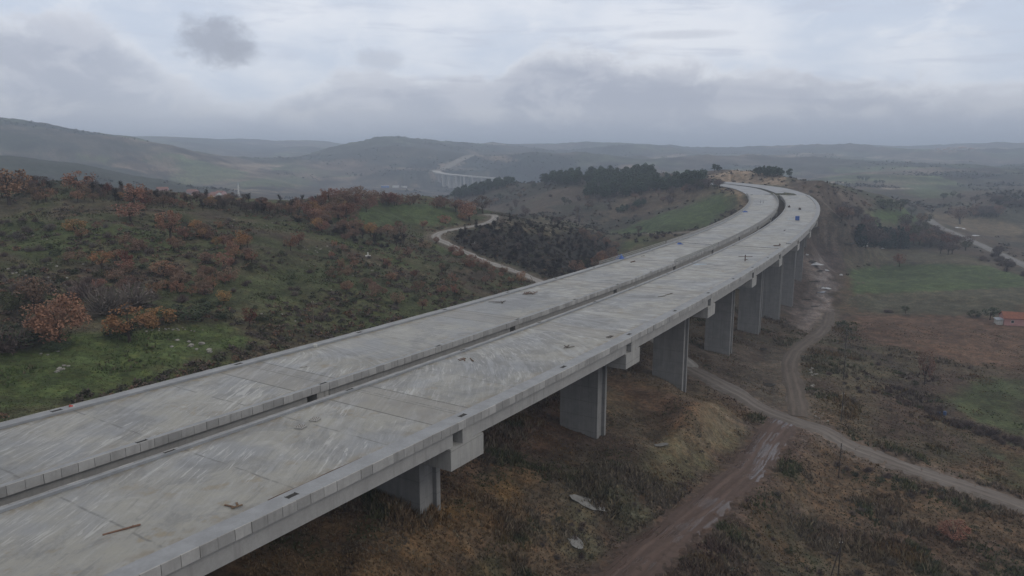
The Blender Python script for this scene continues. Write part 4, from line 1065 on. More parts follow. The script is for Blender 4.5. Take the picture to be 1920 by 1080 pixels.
def plant(kind, mat, x, y, z, h, zone, px=None, rz=None, wide=1.0, tilt=None, label=None):
    ts = TM[(kind, mat.name)]; i = random.randrange(len(ts)); t, c_ = ts[i]
    t_ = math.hypot(x, y); small = h / max(t_, 1) * 731 < 9 or (t is None)
    nm, cat = NAME[kind]; noun = NOUN[kind]
    if kind == 'oak' and mat is T_PURPLE: nm, noun = 'bare_tree', 'bare tree'
    elif kind == 'oak' and mat in (L_GREEN, L_OLIVE): nm, noun = 'broadleaf_tree', 'leafy tree'
    elif kind == 'bare' and mat is T_CHAR: nm, noun, cat = 'charred_shrub', 'burnt shrub', 'shrub'
    rz = random.uniform(0, 6.283) if rz is None else rz
    if small:
        o = link(nm, joined(kind, mat, i) if t is not None else c_); o.location = (x, y, z); o.rotation_euler = (tilt or (0, 0))[0], (tilt or (0, 0))[1], rz
        o.scale = (h * wide, h * wide, h)
    else:
        o = empty(nm, (x, y, z), rz); o.rotation_euler = ((tilt or (0, 0))[0], (tilt or (0, 0))[1], rz); o.scale = (h * wide, h * wide, h)
        link("trunk", t, o); link("crown", c_, o)
    u, v = to_px(np.array(x), np.array(y), np.array(z))
    PLANTS.append(dict(o=o, kind=kind, noun=noun, look=LOOK[mat.name], zone=zone, u=float(u), v=float(v), h=h, hp=h / t_ * FPX, label=label, cat=cat))
    return o
def inside_px(poly, n):
    P = np.array(poly, float); lo, hi2 = P.min(0), P.max(0); out_ = []
    while len(out_) < n:
        q_ = rng.uniform(lo, hi2, (n * 2, 2)); ins_ = np.zeros(len(q_), bool)
        for (ax, ay), (bx, by) in zip(P, np.roll(P, -1, 0)):
            ins_ ^= ((ay > q_[:, 1]) != (by > q_[:, 1])) & (q_[:, 0] < (bx - ax) * (q_[:, 1] - ay) / (by - ay + 1e-12) + ax)
        out_ += list(q_[ins_])
    return np.array(out_[:n])
def scatter(poly, n, kinds, hgt, zone, rmin=0, rmax=1e9, margin=1.5):
    """kinds: list of (kind, material, weight); feet of the plants are sampled over a patch of the hillside"""
    q_ = inside_px(poly, int(n * 2.2)); P, ok = surf_hit(q_[:, 0], q_[:, 1]); r_ = np.hypot(P[:, 0], P[:, 1])
    ok &= ~blocked(P[:, 0], P[:, 1], margin) & (r_ > rmin) & (r_ < rmax)
    P = P[ok][:n]
    wts = np.array([k[2] for k in kinds], float); wts /= wts.sum()
    gz = ground(P[:, 0], P[:, 1])
    for (x, y, _z), z in zip(P, gz):
        kd, m_, _w = kinds[rng.choice(len(kinds), p=wts)]
        h = rng.uniform(*hgt) * (1.0 if kd not in ('bare', 'evergreen') else .45) * (.86 if zone in (Z_R, Z_T, Z_S, Z_L) else 1)
        plant(kd, m_, x, y, z - .02, h, zone, wide=rng.uniform(.85, 1.25) * (1.25 if kd == 'pine' else 1))
def one(kind, mat, u, v, hp, zone, wide=1.0, label=None, tilt=None, rmin=25.0):
    P, ok = surf_hit(u, v, tmin=rmin); x, y, z = P[0]; h = hp / FPX * math.sqrt(x * x + y * y + (z - CAMZ) ** 2)
    return plant(kind, mat, x, y, float(ground(x, y)) - .03, h, zone, wide=wide, label=label, tilt=tilt)

Z_R, Z_T, Z_S, Z_E, Z_C, Z_B, Z_L = ("on the hilltop ridge", "in the rusty thicket", "on the grassy slope", "on the ridge above the clearing", "around the green clearing", "on the burnt slope", "beside the winding lane")
OAKS = [('oak', L_RUST, 4), ('oak', L_BROWN, 4), ('shruboak', L_RUST, 2), ('shruboak', L_BROWN, 2), ('oak', L_OCHRE, 1), ('oak', L_RED, 1)]
DULL = [('oak', L_BROWN, 4), ('oak', L_RUST, 3), ('shruboak', L_BROWN, 3), ('shruboak', L_RED, 1), ('oak', L_OLIVE, 1)]
one('shruboak', L_RUST, 112, 640, 88, Z_S, 1.0, "broad rust brown oak standing alone above the smooth green lawn")
one('oak', L_OCHRE, 243, 642, 62, Z_S, 1.25, "ochre oak leaning over a dark shrub beside the large rust oak")
one('shruboak', L_OCHRE, 297, 612, 44, Z_S, 1.2, "low spreading ochre oak just above the line of pale stones")
one('oak', L_BROWN, 66, 588, 60, Z_S, .9, "loose dull brown oak uphill to the left of the broad lone oak")
one('oak', L_OLIVE, 28, 596, 44, Z_S, 1.1, "thin olive oak near the left edge above dark shrubs")
one('evergreen', L_GREEN, 40, 640, 34, Z_S, 2.2); one('evergreen', L_GREEN, 225, 632, 30, Z_S, 1.4); one('evergreen', L_GREEN, 350, 598, 34, Z_S, 1.9); one('evergreen', L_GREEN, 110, 655, 16, Z_S, 2)
one('bare', T_BARE, 200, 590, 60, Z_S, 1.1, "big grey bare shrub with upright twigs below the pale rock heap"); one('bare', T_BARE, 250, 575, 52, Z_S, 1.2); one('bare', T_PURPLE, 160, 560, 40, Z_S, 1.3); one('bare', T_PURPLE, 10, 660, 44, Z_S, 1.6)
one('oak', L_RED, 468, 612, 34, Z_S, .8, "small dark red oak by the deck edge, right of the stone line"); one('oak', L_OCHRE, 420, 572, 28, Z_S, 1)
one('oak', L_RUST, 320, 450, 52, Z_T, 1.0, "tall pinkish rust oak at the crest of the thicket"); one('oak', L_OCHRE, 452, 470, 36, Z_T, .9); one('oak', L_RUST, 545, 470, 30, Z_S, 1); one('oak', L_RUST, 560, 460, 26, Z_S, 1)
one('oak', L_RUST, 18, 384, 62, Z_R, 1.2, "tall rust oak at the left edge of the hilltop ridge"); one('oak', L_RUST, 150, 366, 40, Z_R, 1.3); one('oak', L_RUST, 250, 388, 40, Z_R, 1.2)
one('shruboak', L_OCHRE, 140, 432, 24, Z_S, 1.3); one('oak', L_RUST, 245, 415, 34, Z_T, 1.6)
scatter([(0, 352), (150, 356), (300, 372), (450, 382), (600, 384), (600, 402), (450, 400), (300, 392), (150, 386), (0, 384)], 34, OAKS, (3.6, 6.0), Z_R)
scatter([(0, 346), (150, 352), (300, 368), (450, 378), (600, 380), (600, 398), (450, 404), (300, 386), (0, 366)], 110, [('charred', T_CHAR, 2), ('charred', T_PURPLE, 2), ('oak', T_PURPLE, 3)], (3.2, 5.2), Z_R)
scatter([(110, 452), (180, 425), (240, 412), (420, 405), (480, 470), (470, 525), (330, 575), (200, 560), (100, 500)], 56, OAKS, (3.0, 5.2), Z_T)
scatter([(80, 470), (240, 410), (440, 405), (500, 470), (490, 530), (350, 580), (200, 570), (90, 520)], 48, [('bare', T_PURPLE, 3), ('bare', T_BARE, 2), ('evergreen', L_GREEN, 3), ('evergreen', L_OLIVE, 1)], (3.0, 6.0), Z_T)
scatter([(0, 410), (110, 400), (130, 480), (100, 560), (0, 600)], 40, [('bare', T_PURPLE, 3), ('bare', T_BARE, 2), ('evergreen', L_OLIVE, 1), ('evergreen', L_GREEN, 1)], (3.0, 6.5), Z_S)
scatter([(330, 560), (480, 520), (520, 600), (430, 610), (340, 600)], 16, [('bare', T_PURPLE, 3), ('evergreen', L_GREEN, 2)], (2.2, 4.5), Z_S)
scatter([(640, 445), (820, 470), (960, 520), (900, 540), (800, 590), (640, 560), (600, 480)], 44, DULL, (2.4, 4.6), Z_S)
scatter([(480, 440), (820, 470), (990, 525), (900, 545), (800, 600), (640, 610), (480, 580)], 64, [('bare', T_PURPLE, 3), ('bare', T_BARE, 2), ('evergreen', L_GREEN, 2), ('evergreen', L_OLIVE, 1)], (2.2, 4.6), Z_S)
scatter([(600, 380), (700, 376), (880, 392), (900, 400), (870, 402), (790, 384), (700, 388), (600, 398)], 46, OAKS + [('oak', L_BROWN, 4)], (4.5, 7.5), Z_E)
scatter([(560, 402), (640, 396), (650, 425), (720, 430), (850, 424), (810, 434), (700, 446), (600, 440)], 22, OAKS, (3.5, 6), Z_C)
scatter([(560, 392), (640, 390), (690, 392), (690, 402), (640, 412), (560, 410)], 14, OAKS, (3.5, 6.5), Z_C)
one('oak', T_PURPLE, 905, 400, 34, Z_E, 1.2, "dark bare-crowned oak beside the last bend of the lane"); one('shruboak', L_OCHRE, 868, 412, 16, Z_L, 1.5); one('oak', L_RUST, 880, 414, 34, Z_L, 1.3); one('shruboak', L_RUST, 835, 420, 20, Z_C, 1.2)
scatter([(830, 460), (905, 414), (960, 404), (1060, 424), (1150, 456), (1160, 486), (1060, 528), (1000, 508), (900, 474)], 215, [('charred', T_CHAR, 2), ('bare', T_CHAR, 4), ('oak', T_PURPLE, 1)], (3.0, 5.5), Z_B, rmax=430)
scatter([(1050, 430), (1130, 448), (1165, 478), (1150, 498), (1080, 525), (1050, 522), (1140, 480), (1110, 455)], 26, DULL, (3.5, 6), Z_B)
scatter([(820, 452), (900, 494), (990, 530), (960, 535), (860, 486), (812, 456)], 24, OAKS, (2.5, 4.5), Z_L, margin=.3)
scatter([(480, 385), (600, 388), (700, 430), (820, 462), (700, 465), (560, 420)], 60, [('charred', T_CHAR, 2), ('bare', T_PURPLE, 2), ('bare', T_CHAR, 2), ('oak', L_BROWN, 2)], (3, 5.0), Z_B)
# across the valley
Z_P, Z_V, Z_H = "in the pine wood on the far ridge", "on the hillside across the valley", "on the brown hill past the bridge end"
PINES = [('pine', L_PINE, 1)]
scatter([(1012, 340), (1060, 333), (1150, 327), (1222, 323), (1226, 338), (1215, 352), (1140, 352), (1030, 348)], 160, PINES, (9, 13), Z_P)
scatter([(1110, 362), (1150, 352), (1230, 342), (1322, 340), (1330, 352), (1270, 358), (1200, 366), (1140, 374), (1090, 374)], 112, PINES, (8, 12.5), Z_P)
scatter([(838, 374), (870, 364), (910, 354), (912, 362), (870, 374)], 30, PINES, (9, 14), "in the small pine stand below the distant viaduct", rmax=1300)
scatter([(908, 352), (960, 345), (966, 352), (915, 360)], 20, PINES, (8, 12), "in the small pine stand below the distant viaduct", rmax=1300)
scatter([(1148, 398), (1180, 390), (1212, 380), (1216, 386), (1160, 402)], 13, PINES, (4.5, 7), Z_V)
scatter([(885, 412), (960, 414), (1090, 424), (1080, 432), (960, 424), (890, 420)], 46, [('poplar', T_PALE, 1)], (9, 14), "in the pale valley row", margin=0, rmin=470)
scatter([(930, 352), (1010, 350), (1100, 376), (1160, 378), (1140, 400), (1080, 420), (960, 410), (900, 392)], 60, [('bare', T_PURPLE, 3), ('oak', T_PURPLE, 3), ('oak', L_GREEN, 1), ('oak', L_BROWN, 1)], (4, 8), Z_V, rmin=450)
scatter([(1180, 352), (1330, 350), (1345, 366), (1200, 402), (1160, 415)], 26, [('bare', T_PURPLE, 2), ('oak', T_PURPLE, 2), ('oak', L_BROWN, 1)], (4, 7), Z_V, rmin=450)
scatter([(1150, 440), (1330, 434), (1380, 392), (1390, 402), (1330, 440), (1180, 452)], 16, [('bare', T_PURPLE, 2), ('oak', T_PURPLE, 1)], (3, 6), Z_V)
scatter([(1300, 346), (1335, 343), (1350, 352), (1330, 362), (1290, 362)], 22, [('oak', T_PURPLE, 2), ('oak', L_GREEN, 1)], (5, 8), Z_V)
one('pine', L_PINE, 1340, 322, 14, Z_H, 1.6, "dark pine alone on the bare sandy crest"); one('pine', L_PINE, 1348, 323, 13, Z_H, 1.6, "dark pine touching its neighbour on the bare sandy crest")
scatter([(1402, 328), (1440, 326), (1492, 331), (1490, 336), (1440, 332), (1404, 331)], 26, PINES, (5, 8), "in the pine row above the sandy cutting")
scatter([(1480, 338), (1540, 350), (1640, 378), (1700, 398), (1640, 398), (1560, 385), (1500, 354)], 40, [('bare', T_PURPLE, 4), ('bare', T_BARE, 2), ('evergreen', L_GREEN, 1), ('oak', L_BROWN, 1)], (2.5, 4.5), Z_H)
scatter([(1606, 336), (1650, 342), (1668, 350), (1610, 345)], 8, [('oak', L_GREEN, 1), ('pine', L_PINE, 1)], (6, 10), "on the low rise beyond the brown hill")
Z_G = "in the tree belt right of the bridge"
scatter([(1556, 390), (1600, 402), (1645, 430), (1640, 446), (1616, 440), (1580, 416)], 30, [('oak', T_PURPLE, 3), ('oak', L_BROWN, 2), ('bare', T_PURPLE, 2)], (6, 10), Z_G, margin=.5)
scatter([(1606, 452), (1650, 455), (1705, 456), (1704, 466), (1640, 466), (1606, 462)], 46, [('spruce', L_SPRUCE, 3), ('oak', T_PURPLE, 1)], (9, 15), Z_G, margin=.5)
scatter([(1690, 425), (1735, 420), (1745, 440), (1800, 462), (1840, 480), (1800, 484), (1720, 466), (1690, 450)], 34, [('oak', L_BROWN, 1), ('oak', T_PURPLE, 4), ('oak', L_RED, 1), ('oak', L_OLIVE, 2)], (7, 12), Z_G)
for u, v, hp, wd in ((1656, 392, 18, 1.3), (1672, 394, 20, 1), (1688, 396, 22, 1), (1709, 402, 14, 1.2), (1632, 398, 8, 1)): one('oak', L_GREEN, u, v, hp, "above the small green meadow", wd)
one('oak', L_BROWN, 1800, 420, 30, "", 1.1, "lone dark tree leaning over the pale stubble field by the valley road", tilt=(0, .28))
scatter([(1815, 400), (1885, 400), (1890, 410), (1820, 410)], 14, [('oak', L_BROWN, 2), ('oak', T_PURPLE, 2)], (7, 11), "in the clump beyond the leaning tree")
scatter([(1850, 474), (1925, 485), (1925, 522), (1880, 508), (1840, 490)], 24, [('bare', T_PURPLE, 2), ('bare', T_BARE, 2), ('oak', T_PURPLE, 1)], (5, 10), "between the valley road and the green field", margin=.5)
scatter([(1760, 368), (1925, 385), (1925, 392), (1770, 376)], 22, [('oak', T_PURPLE, 2), ('oak', L_GREEN, 1)], (5, 9), "in the far hedge across the plain")
one('oak', L_RED, 1686, 500, 22, "", 1.0, "reddish bare tree at the near edge of the upper green field"); one('oak', L_GREEN, 1698, 588, 14, "", 1, "tiny dark tree on the ditch between brown fields")
one('bare', T_PURPLE, 1665, 586, 8, "", 1.8, "round dark shrub on the ditch between brown fields"); one('evergreen', L_GREEN, 1826, 594, 12, "", 1.4, "dark shrub by the lane to the pink house"); one('oak', L_GREEN, 1856, 600, 22, "", 1.1, "dark tree just left of the pink house")
# weed land right of the bridge
Z_W, Z_D = "in the weeds past the gravel road", "beside the gravel road"
scatter([(1520, 650), (1600, 650), (1720, 715), (1700, 770), (1600, 770), (1540, 720)], 30, [('bare', T_PURPLE, 3), ('bare', T_BARE, 2), ('evergreen', L_OLIVE, 1)], (1.8, 3.6), Z_W)
scatter([(1690, 722), (1790, 785), (1930, 835), (1930, 852), (1780, 800), (1680, 735)], 44, [('bare', T_PURPLE, 3), ('bare', T_BARE, 1)], (2.4, 4.4), "in the dark hedge by the meadow")
scatter([(1560, 850), (1700, 905), (1880, 960), (1900, 985), (1700, 930), (1560, 880)], 22, [('bare', T_PURPLE, 2), ('evergreen', L_GREEN, 1)], (1.6, 3.2), Z_D)
scatter([(1450, 900), (1900, 1000), (1900, 1078), (1350, 1078)], 24, [('bare', T_PURPLE, 2), ('bare', T_BARE, 2), ('evergreen', L_OLIVE, 1)], (1.2, 2.8), "in the weeds below the track")
scatter([(1120, 880), (1280, 900), (1330, 830), (1380, 860), (1250, 1000), (1100, 1060), (950, 1060)], 24, [('bare', T_BARE, 1), ('evergreen', L_OLIVE, 1), ('bare', T_PURPLE, 1)], (1.0, 2.2), "on the weedy ground beside the dirt track")
one('oak', L_RUST, 1785, 1020, 40, "", 1.2, "small thin orange sapling in the brown weeds at lower right"); one('bare', T_BARE, 1740, 700, 26, "", .5, "slender bare sapling beside the dark hedge")
one('oak', L_BROWN, 1733, 722, 58, "", .45, "thin upright bare tree rising from the hedge by the meadow")

# the lone broad oak is full and round: a crown of its own
_P, _c = crown_points(5200, .50, .40, .44, 60, .13); _P = _P[_P[:, 2] > -.02]; _V, _Q = cards(_P, .030)
for p_ in PLANTS:
    if p_['label'] and p_['label'].startswith("broad rust brown oak"):
        for ch_ in p_['o'].children:
            if ch_.name.startswith("crown"): ch_.data = mesh_np("crown", _V, _Q, [L_RUST])
# labels: kind and colour, its patch of land, then the landmark beside it
MARKS = [("the lone broad oak", 112, 600), ("the pale rock heap", 112, 530), ("the white post", 690, 475), ("the lane's lower bend", 818, 440), ("the lane's upper bend", 928, 405), ("the thicket's tallest oak", 320, 430),
         ("the left picture edge", 0, 420), ("the minaret", 447, 358), ("the far deck's railing end", 1142, 485), ("the pink house", 1890, 592), ("the road junction", 1460, 790), ("the leaning tree", 1798, 405),
         ("the green meadow", 1840, 760), ("the white container", 1620, 458), ("the sandy cutting", 1430, 335), ("the distant viaduct", 870, 330), ("the wood's highest pine", 1215, 300), ("the ochre oak", 243, 600), ("the bottom edge", 1500, 1078)]
ORD = ["leftmost", "second", "third", "fourth", "fifth", "sixth", "seventh", "eighth", "ninth", "tenth", "eleventh", "twelfth"]
NUMW = {2: "two", 3: "three", 4: "four", 5: "five", 6: "six", 7: "seven", 8: "eight", 9: "nine", 10: "ten", 11: "eleven", 12: "twelve"}
def finish_labels():
    by = {}
    for p in PLANTS:
        p['grp'] = (p['noun'] + "s " + p['zone']).strip()
        if p['label']: continue
        d = [(math.hypot(p['u'] - a, (p['v'] - b) * 1.6), n, p['u'] - a, p['v'] - b) for n, a, b in MARKS]; dd, n, dx, dy = min(d)
        side = ("right of" if dx > 0 else "left of") if abs(dx) > abs(dy) * 1.3 else ("below" if dy > 0 else "above")
        far = "just " if dd < 55 else ("far " if dd > 170 else "")
        size = "tall " if p['hp'] > 34 else ("small " if p['hp'] < 15 else "")
        p['base'] = (size + p['look'] + " " + p['noun'], p['zone'], far + side + " " + n)
        by.setdefault((p['base'][0], p['base'][2]), []).append(p)
    for base, L in by.items():
        if len(L) == 1: L[0]['label'] = f"{base[0]} {L[0]['zone']}, {base[1]}"; continue
        L.sort(key=lambda p: p['v'])
        nrow = max(1, math.ceil(len(L) / 12)); rows = [L[k * len(L) // nrow:(k + 1) * len(L) // nrow] for k in range(nrow)]
        rn = {1: [""], 2: [" upper row", " lower row"], 3: [" upper row", " middle row", " lower row"]}.get(nrow)
        for k, g in enumerate(rows):
            g.sort(key=lambda p: p['u'])
            for i, p in enumerate(g):
                if rn is None: p['label'] = f"{base[0]} {p['zone']}, {base[1]}"; continue
                pos = "leftmost" if i == 0 else ("rightmost" if i == len(g) - 1 else ORD[i] + " from left")
                p['label'] = f"{base[0]} {base[1]}, {pos} of {NUMW.get(len(g), 'its')}{rn[k]}".replace(" of its", " in its") if len(g) > 1 else f"{base[0]} {base[1]}, alone in its{rn[k]}"
    for p in PLANTS:
        for cut in ("small ", "tall ", " row", " brown"):
            if len(p['label'].split()) > 16: p['label'] = p['label'].replace(cut, "" if cut != " row" else " part", 1) if cut != " row" else p['label'].replace(" upper row", ", upper").replace(" lower row", ", lower").replace(" middle row", ", middle")
        wds = p['label'].split(); p['label'] = " ".join(wds[:16]).rstrip(',').rstrip()
        tag(p['o'], p['label'], p['cat'], p['grp'])
finish_labels()

# ------------------------------------------------------------------ what nobody could count: weeds, low scrub, far woods
def tint_mat(name, rough=.95):
    m = bpy.data.materials.new(name); m.use_nodes = True; z = NT(m.node_tree); b = m.node_tree.nodes['Principled BSDF']
    at_ = z.n('ShaderNodeAttribute', attribute_name='albedo'); z.t.links.new(at_.outputs['Color'], b.inputs['Base Color'])
    b.inputs['Roughness'].default_value = rough; b.inputs['Specular IOR Level'].default_value = .08
    return m
M_TINT = tint_mat("plant_tint")
def polar(n, r0, r1, a0, a1, pw=1.0):
    a = rng.uniform(a0, a1, n); r = np.exp(rng.uniform(math.log(r0), math.log(r1), n)); return np.sin(a) * r, np.cos(a) * r
def weeds(name, n, r0, r1, a0, a1, hfun, blades, keep, tint, wid=.05):
    x, y = polar(n, r0, r1, a0, a1); ok = ~blocked_roads(x, y) & keep(x, y); x, y = x[ok], y[ok]
    z = ground(x, y); c_ = tint(x, y); h = hfun(x, y); n = len(x)
    k = blades; th = rng.uniform(0, 6.28, (n, k)); sp = rng.uniform(.1, .9, (n, k)) * h[:, None]; hh = h[:, None] * rng.uniform(.5, 1.15, (n, k))
    bx = x[:, None] + rng.normal(size=(n, k)) * .22 * h[:, None]; by = y[:, None] + rng.normal(size=(n, k)) * .22 * h[:, None]
    wv = wid * (.6 + h[:, None]) * rng.uniform(.6, 1.5, (n, k)) * (1 + np.hypot(x, y)[:, None] / 160)
    px_, py_ = -np.sin(th + rng.normal(size=(n, k))), np.cos(th + rng.normal(size=(n, k)))
    A = np.stack([bx - px_ * wv, by - py_ * wv, z[:, None] - .03 + 0 * bx], -1); B = np.stack([bx + px_ * wv, by + py_ * wv, z[:, None] - .03 + 0 * bx], -1)
    T_ = np.stack([bx + np.cos(th) * sp, by + np.sin(th) * sp, z[:, None] + hh], -1)
    V = np.stack([A, B, T_], 2).reshape(-1, 3); me = mesh_np(name, V, [np.arange(len(V)).reshape(-1, 3)], [M_TINT])
    cc = np.repeat(c_, k, 0) * rng.uniform(.75, 1.5, (n * k, 1)); set_attr(me, 'albedo', np.repeat(cc, 3, 0))
    return tag(link(name, me), kind="stuff")
def blocked_roads(x, y):
    b = np.zeros(len(x), bool)
    for nm, P, wd in ROADS: dm, _k = path_dist(x, y, P, 12); b |= dm < wd / 2 + .4
    return b
def right_side(x, y): s_, o_ = line_coords(x, y); return o_ < LEFT1 - 8
def left_side(x, y): s_, o_ = line_coords(x, y); return (o_ > LEFT1 - 2)
def tint_right(x, y):
    c_ = albedo(x, y); n = len(x); r_ = rng.random(n)
    p1, p2, p3 = fbm(x, y, 9, 3, 111), fbm(x, y, 13, 3, 117), fbm(x, y, 6, 3, 119)
    c_ = c_ * 1.35
    def put(c_, m, col, k=.75): return c_ + (C3(col) - c_) * (m * k)[:, None]
    c_ = put(c_, sstep(p1, .54, .66), (.120, .102, .082)); c_ = put(c_, sstep(p2, .56, .68), (.062, .040, .036)); c_ = put(c_, sstep(p3, .58, .68), (.046, .060, .028)); c_ = put(c_, sstep(1 - p1, .60, .70), (.115, .072, .036))
    return np.where((r_ < .16)[:, None], C3((.140, .115, .078)), c_)
def tint_left(x, y):
    c_ = albedo(x, y) * 1.12; r_ = rng.random(len(x)); return np.where((r_ < .14)[:, None], C3((.095, .082, .05)), c_)
def h_right(x, y):
    f_ = fbm(x, y, 9, 3, 121); s_, o_ = line_coords(x, y)
    h = .22 + .75 * sstep(f_, .42, .68)
    for n_, P, c_, soft, k_ in ZONES:
        if n_ in ('gravelflat', 'wetdark', 'palemud', 'palemud2', 'fieldgreen', 'fielddull', 'meadow', 'meadow2', 'bank', 'orchard'): h = h * (1 - .72 * poly_mask(x, y, P, soft))
    return h * rng.uniform(.6, 1.3, len(x))
def h_left(x, y): return (.13 + .35 * sstep(fbm(x, y, 8, 3, 131), .52, .7)) * rng.uniform(.6, 1.3, len(x))
weeds("weeds", 120000, 42, 330, R(-22), R(40), h_right, 7, right_side, tint_right)
weeds("grass", 60000, 85, 330, R(-41), R(8), h_left, 6, left_side, tint_left, .045)
def low_scrub(name, n, r0, r1, a0, a1, keep, size, cols, faces=16):
    x, y = polar(n, r0, r1, a0, a1); ok = ~blocked(x, y, 1.0) & keep(x, y); x, y = x[ok], y[ok]; n = len(x); z = ground(x, y)
    s = rng.uniform(*size, n); e = rng.normal(size=(n, faces, 3)); e /= np.linalg.norm(e, axis=2)[..., None]; e[..., 2] = abs(e[..., 2]) * .8
    P = np.stack([x, y, z], -1)[:, None] + e * s[:, None, None] * rng.uniform(.4, 1, (n, faces, 1))
    V, Q_ = cards(P.reshape(-1, 3), np.repeat(s, faces) * (.55 if faces < 20 else .36)); me = mesh_np(name, V, [Q_], [M_TINT])
    c_ = np.array(cols)[rng.integers(0, len(cols), n)]; cc = np.repeat(c_, faces, 0) * rng.uniform(.65, 1.35, (n * faces, 1)); set_attr(me, 'albedo', np.repeat(cc, 4, 0))
    return tag(link(name, me), kind="stuff")
def scrubby(x, y): return left_side(x, y) & (fbm(x, y, 22, 4, 141) > .455) & (poly_mask(x, y, ZP['lawn'], 2) < .2) & (poly_mask(x, y, ZP['clearing'], 2) < .2)
low_scrub("undergrowth", 15000, 100, 420, R(-41), R(8), scrubby, (.25, 1.15), [(.080, .066, .058), (.105, .080, .064), (.058, .060, .040), (.070, .058, .052), (.125, .078, .056), (.050, .054, .034)], 30)
FIELDS = [P for n_, P, *_ in ZONES if n_ in ('fieldgreen', 'fielddull', 'orchard', 'strip', 'meadow', 'meadow2', 'gravelflat', 'wetdark', 'palemud', 'palemud2', 'plainstubble', 'hedgegreen')]
def scrubR(x, y):
    k = right_side(x, y) & (fbm(x, y, 26, 4, 151) > .55)
    for P in FIELDS: k &= poly_mask(x, y, P, 2) < .2
    return k
def burnt_patch(x, y): return left_side(x, y) & (poly_mask(x, y, ZP['burnt'], 4) > .5)
low_scrub("scrub", 1500, 60, 330, R(-8), R(40), scrubR, (.25, .7), [(.075, .06, .052), (.095, .076, .060), (.06, .06, .042)], 26)
low_scrub("burnt_brush", 2600, 200, 420, R(-8), R(12), burnt_patch, (.5, 1.4), [(.022, .019, .018), (.032, .027, .025), (.045, .036, .031), (.05, .042, .03)])
def fields_free(x, y):
    k = np.ones(len(x), bool)
    for P in FIELDS: k &= poly_mask(x, y, P, 2) < .2
    return k
def midland(x, y): return (fbm(x, y, 70, 4, 161) > .49) & (np.hypot(x, y) > 430) & (poly_mask(x, y, ZP['midfield'], 3) < .3) & (poly_mask(x, y, ZP['stubble'], 3) < .5) & (fields_free(x, y))
low_scrub("bushland", 3800, 430, 1000, R(-12), R(40), midland, (.8, 2.4), [(.050, .042, .038), (.060, .048, .040), (.036, .038, .030), (.065, .052, .042)], 12)
def farwood(x, y): return fbm(x, y, 640, 5, 81) * .55 + fbm(x, y, 190, 4, 88) * .45 < .485
low_scrub("woodland", 16000, 900, 3600, R(-40), R(40), farwood, (2.5, 6), [(.030, .036, .028), (.040, .036, .030), (.045, .038, .032)], 8)

# ------------------------------------------------------------------ things on the decks
BASE_V = None
def on_deck(u, v): s, o = deck(u, v); return s, o, at(s, o, 0.0), heading(s)
M_WOOD = mat_noise("weathered_timber", (.150, .092, .058), (.095, .062, .045), 4, .9, rand=.2)
M_GREYWOOD = mat_noise("grey_timber", (.11, .095, .08), (.07, .06, .052), 4, .9, rand=.2)
M_BLUE = mat_noise("blue_tarpaulin", (.035, .105, .36), (.03, .08, .26), 1.5, .45)
M_PALEBLUE = mat_noise("pale_blue_sheet", (.36, .43, .50), (.27, .34, .42), 1.5, .5)
M_WHITE = mat_noise("white_paint", (.52, .52, .50), (.42, .42, .40), 2, .6)
M_RUST = mat_noise("rusty_steel", (.10, .055, .035), (.07, .04, .03), 5, .8)
M_RED = mat_noise("red_plastic", (.42, .05, .03), (.34, .04, .03), 5, .5)
M_SLAB = concrete("precast_concrete", (.30, .295, .28), (.25, .245, .235), (.19, .185, .175))
def timber(u, v, length, label, ang=0.3, mat=M_WOOD, sec=(.18, .08), cat="plank"):
    s, o, p, h = on_deck(u, v); e = empty("timber_plank", tuple(p), 0); mb = MB(); mb.box((0, 0, sec[1] / 2 + .008), (length, sec[0], sec[1]), rz=math.pi / 2 - h - ang)
    mb.box((length * .3 * math.cos(math.pi / 2 - h - ang), length * .3 * math.sin(math.pi / 2 - h - ang), sec[1] + .03), (.09, sec[0] * 1.15, .04), rz=math.pi / 2 - h - ang)
    bpy.data.objects.remove(e); ob = mb.build("timber_plank", mat); ob.location = tuple(p); return tag(ob, label, cat)
def timber_heap(u, v, n, spread, ln, label, mat=M_WOOD, flat=0.6):
    s, o, p, h = on_deck(u, v); e = empty("timber_pile", tuple(p)); r_ = random.Random(int(u))
    for k in range(n):
        mb = MB(); L_ = ln * r_.uniform(.5, 1.1); a = math.pi / 2 - h + r_.gauss(0, flat)
        mb.box((r_.gauss(0, spread), r_.gauss(0, spread * .5), .05 + .055 * k * .6), (L_, .17, .06), rz=a, ry=r_.gauss(0, .03)); mb.build("plank", mat, e)
    return tag(e, label, "timber pile")
timber(230, 990, 2.6, "single brown plank lying loose on the near deck", .35)
timber(1187, 491, 2.8, "dark thick beam on the far deck near the blue tarpaulin", .1, M_RUST, (.30, .22), "beam")
timber(1253, 552, 3.2, "thin dark board on the near deck halfway along", .2, M_GREYWOOD, (.22, .08)); timber(1240, 557, 2.0, "short dark board lying against a longer one halfway along the near deck", .5, M_GREYWOOD, (.22, .08))
timber(1205, 480, 2.2, "small board on the far deck just past the dark beam", .2, M_GREYWOOD)
timber(1462, 459, 3.0, "dark beam beside the open joint on the near deck", -.2, M_RUST, (.35, .3), "beam"); timber(1456, 461, 2.4, "second dark beam crossing the first at the open joint", .9, M_RUST, (.3, .25), "beam")
timber_heap(993, 550, 9, .8, 3.4, "heap of brown planks in the middle of the farther deck", M_WOOD)
timber_heap(937, 568, 5, .6, 2.4, "low heap of planks on the farther deck, nearer than the big heap", M_GREYWOOD)
timber_heap(876, 675, 4, .5, 1.6, "few brown boards on the near deck past its second joint", M_WOOD)
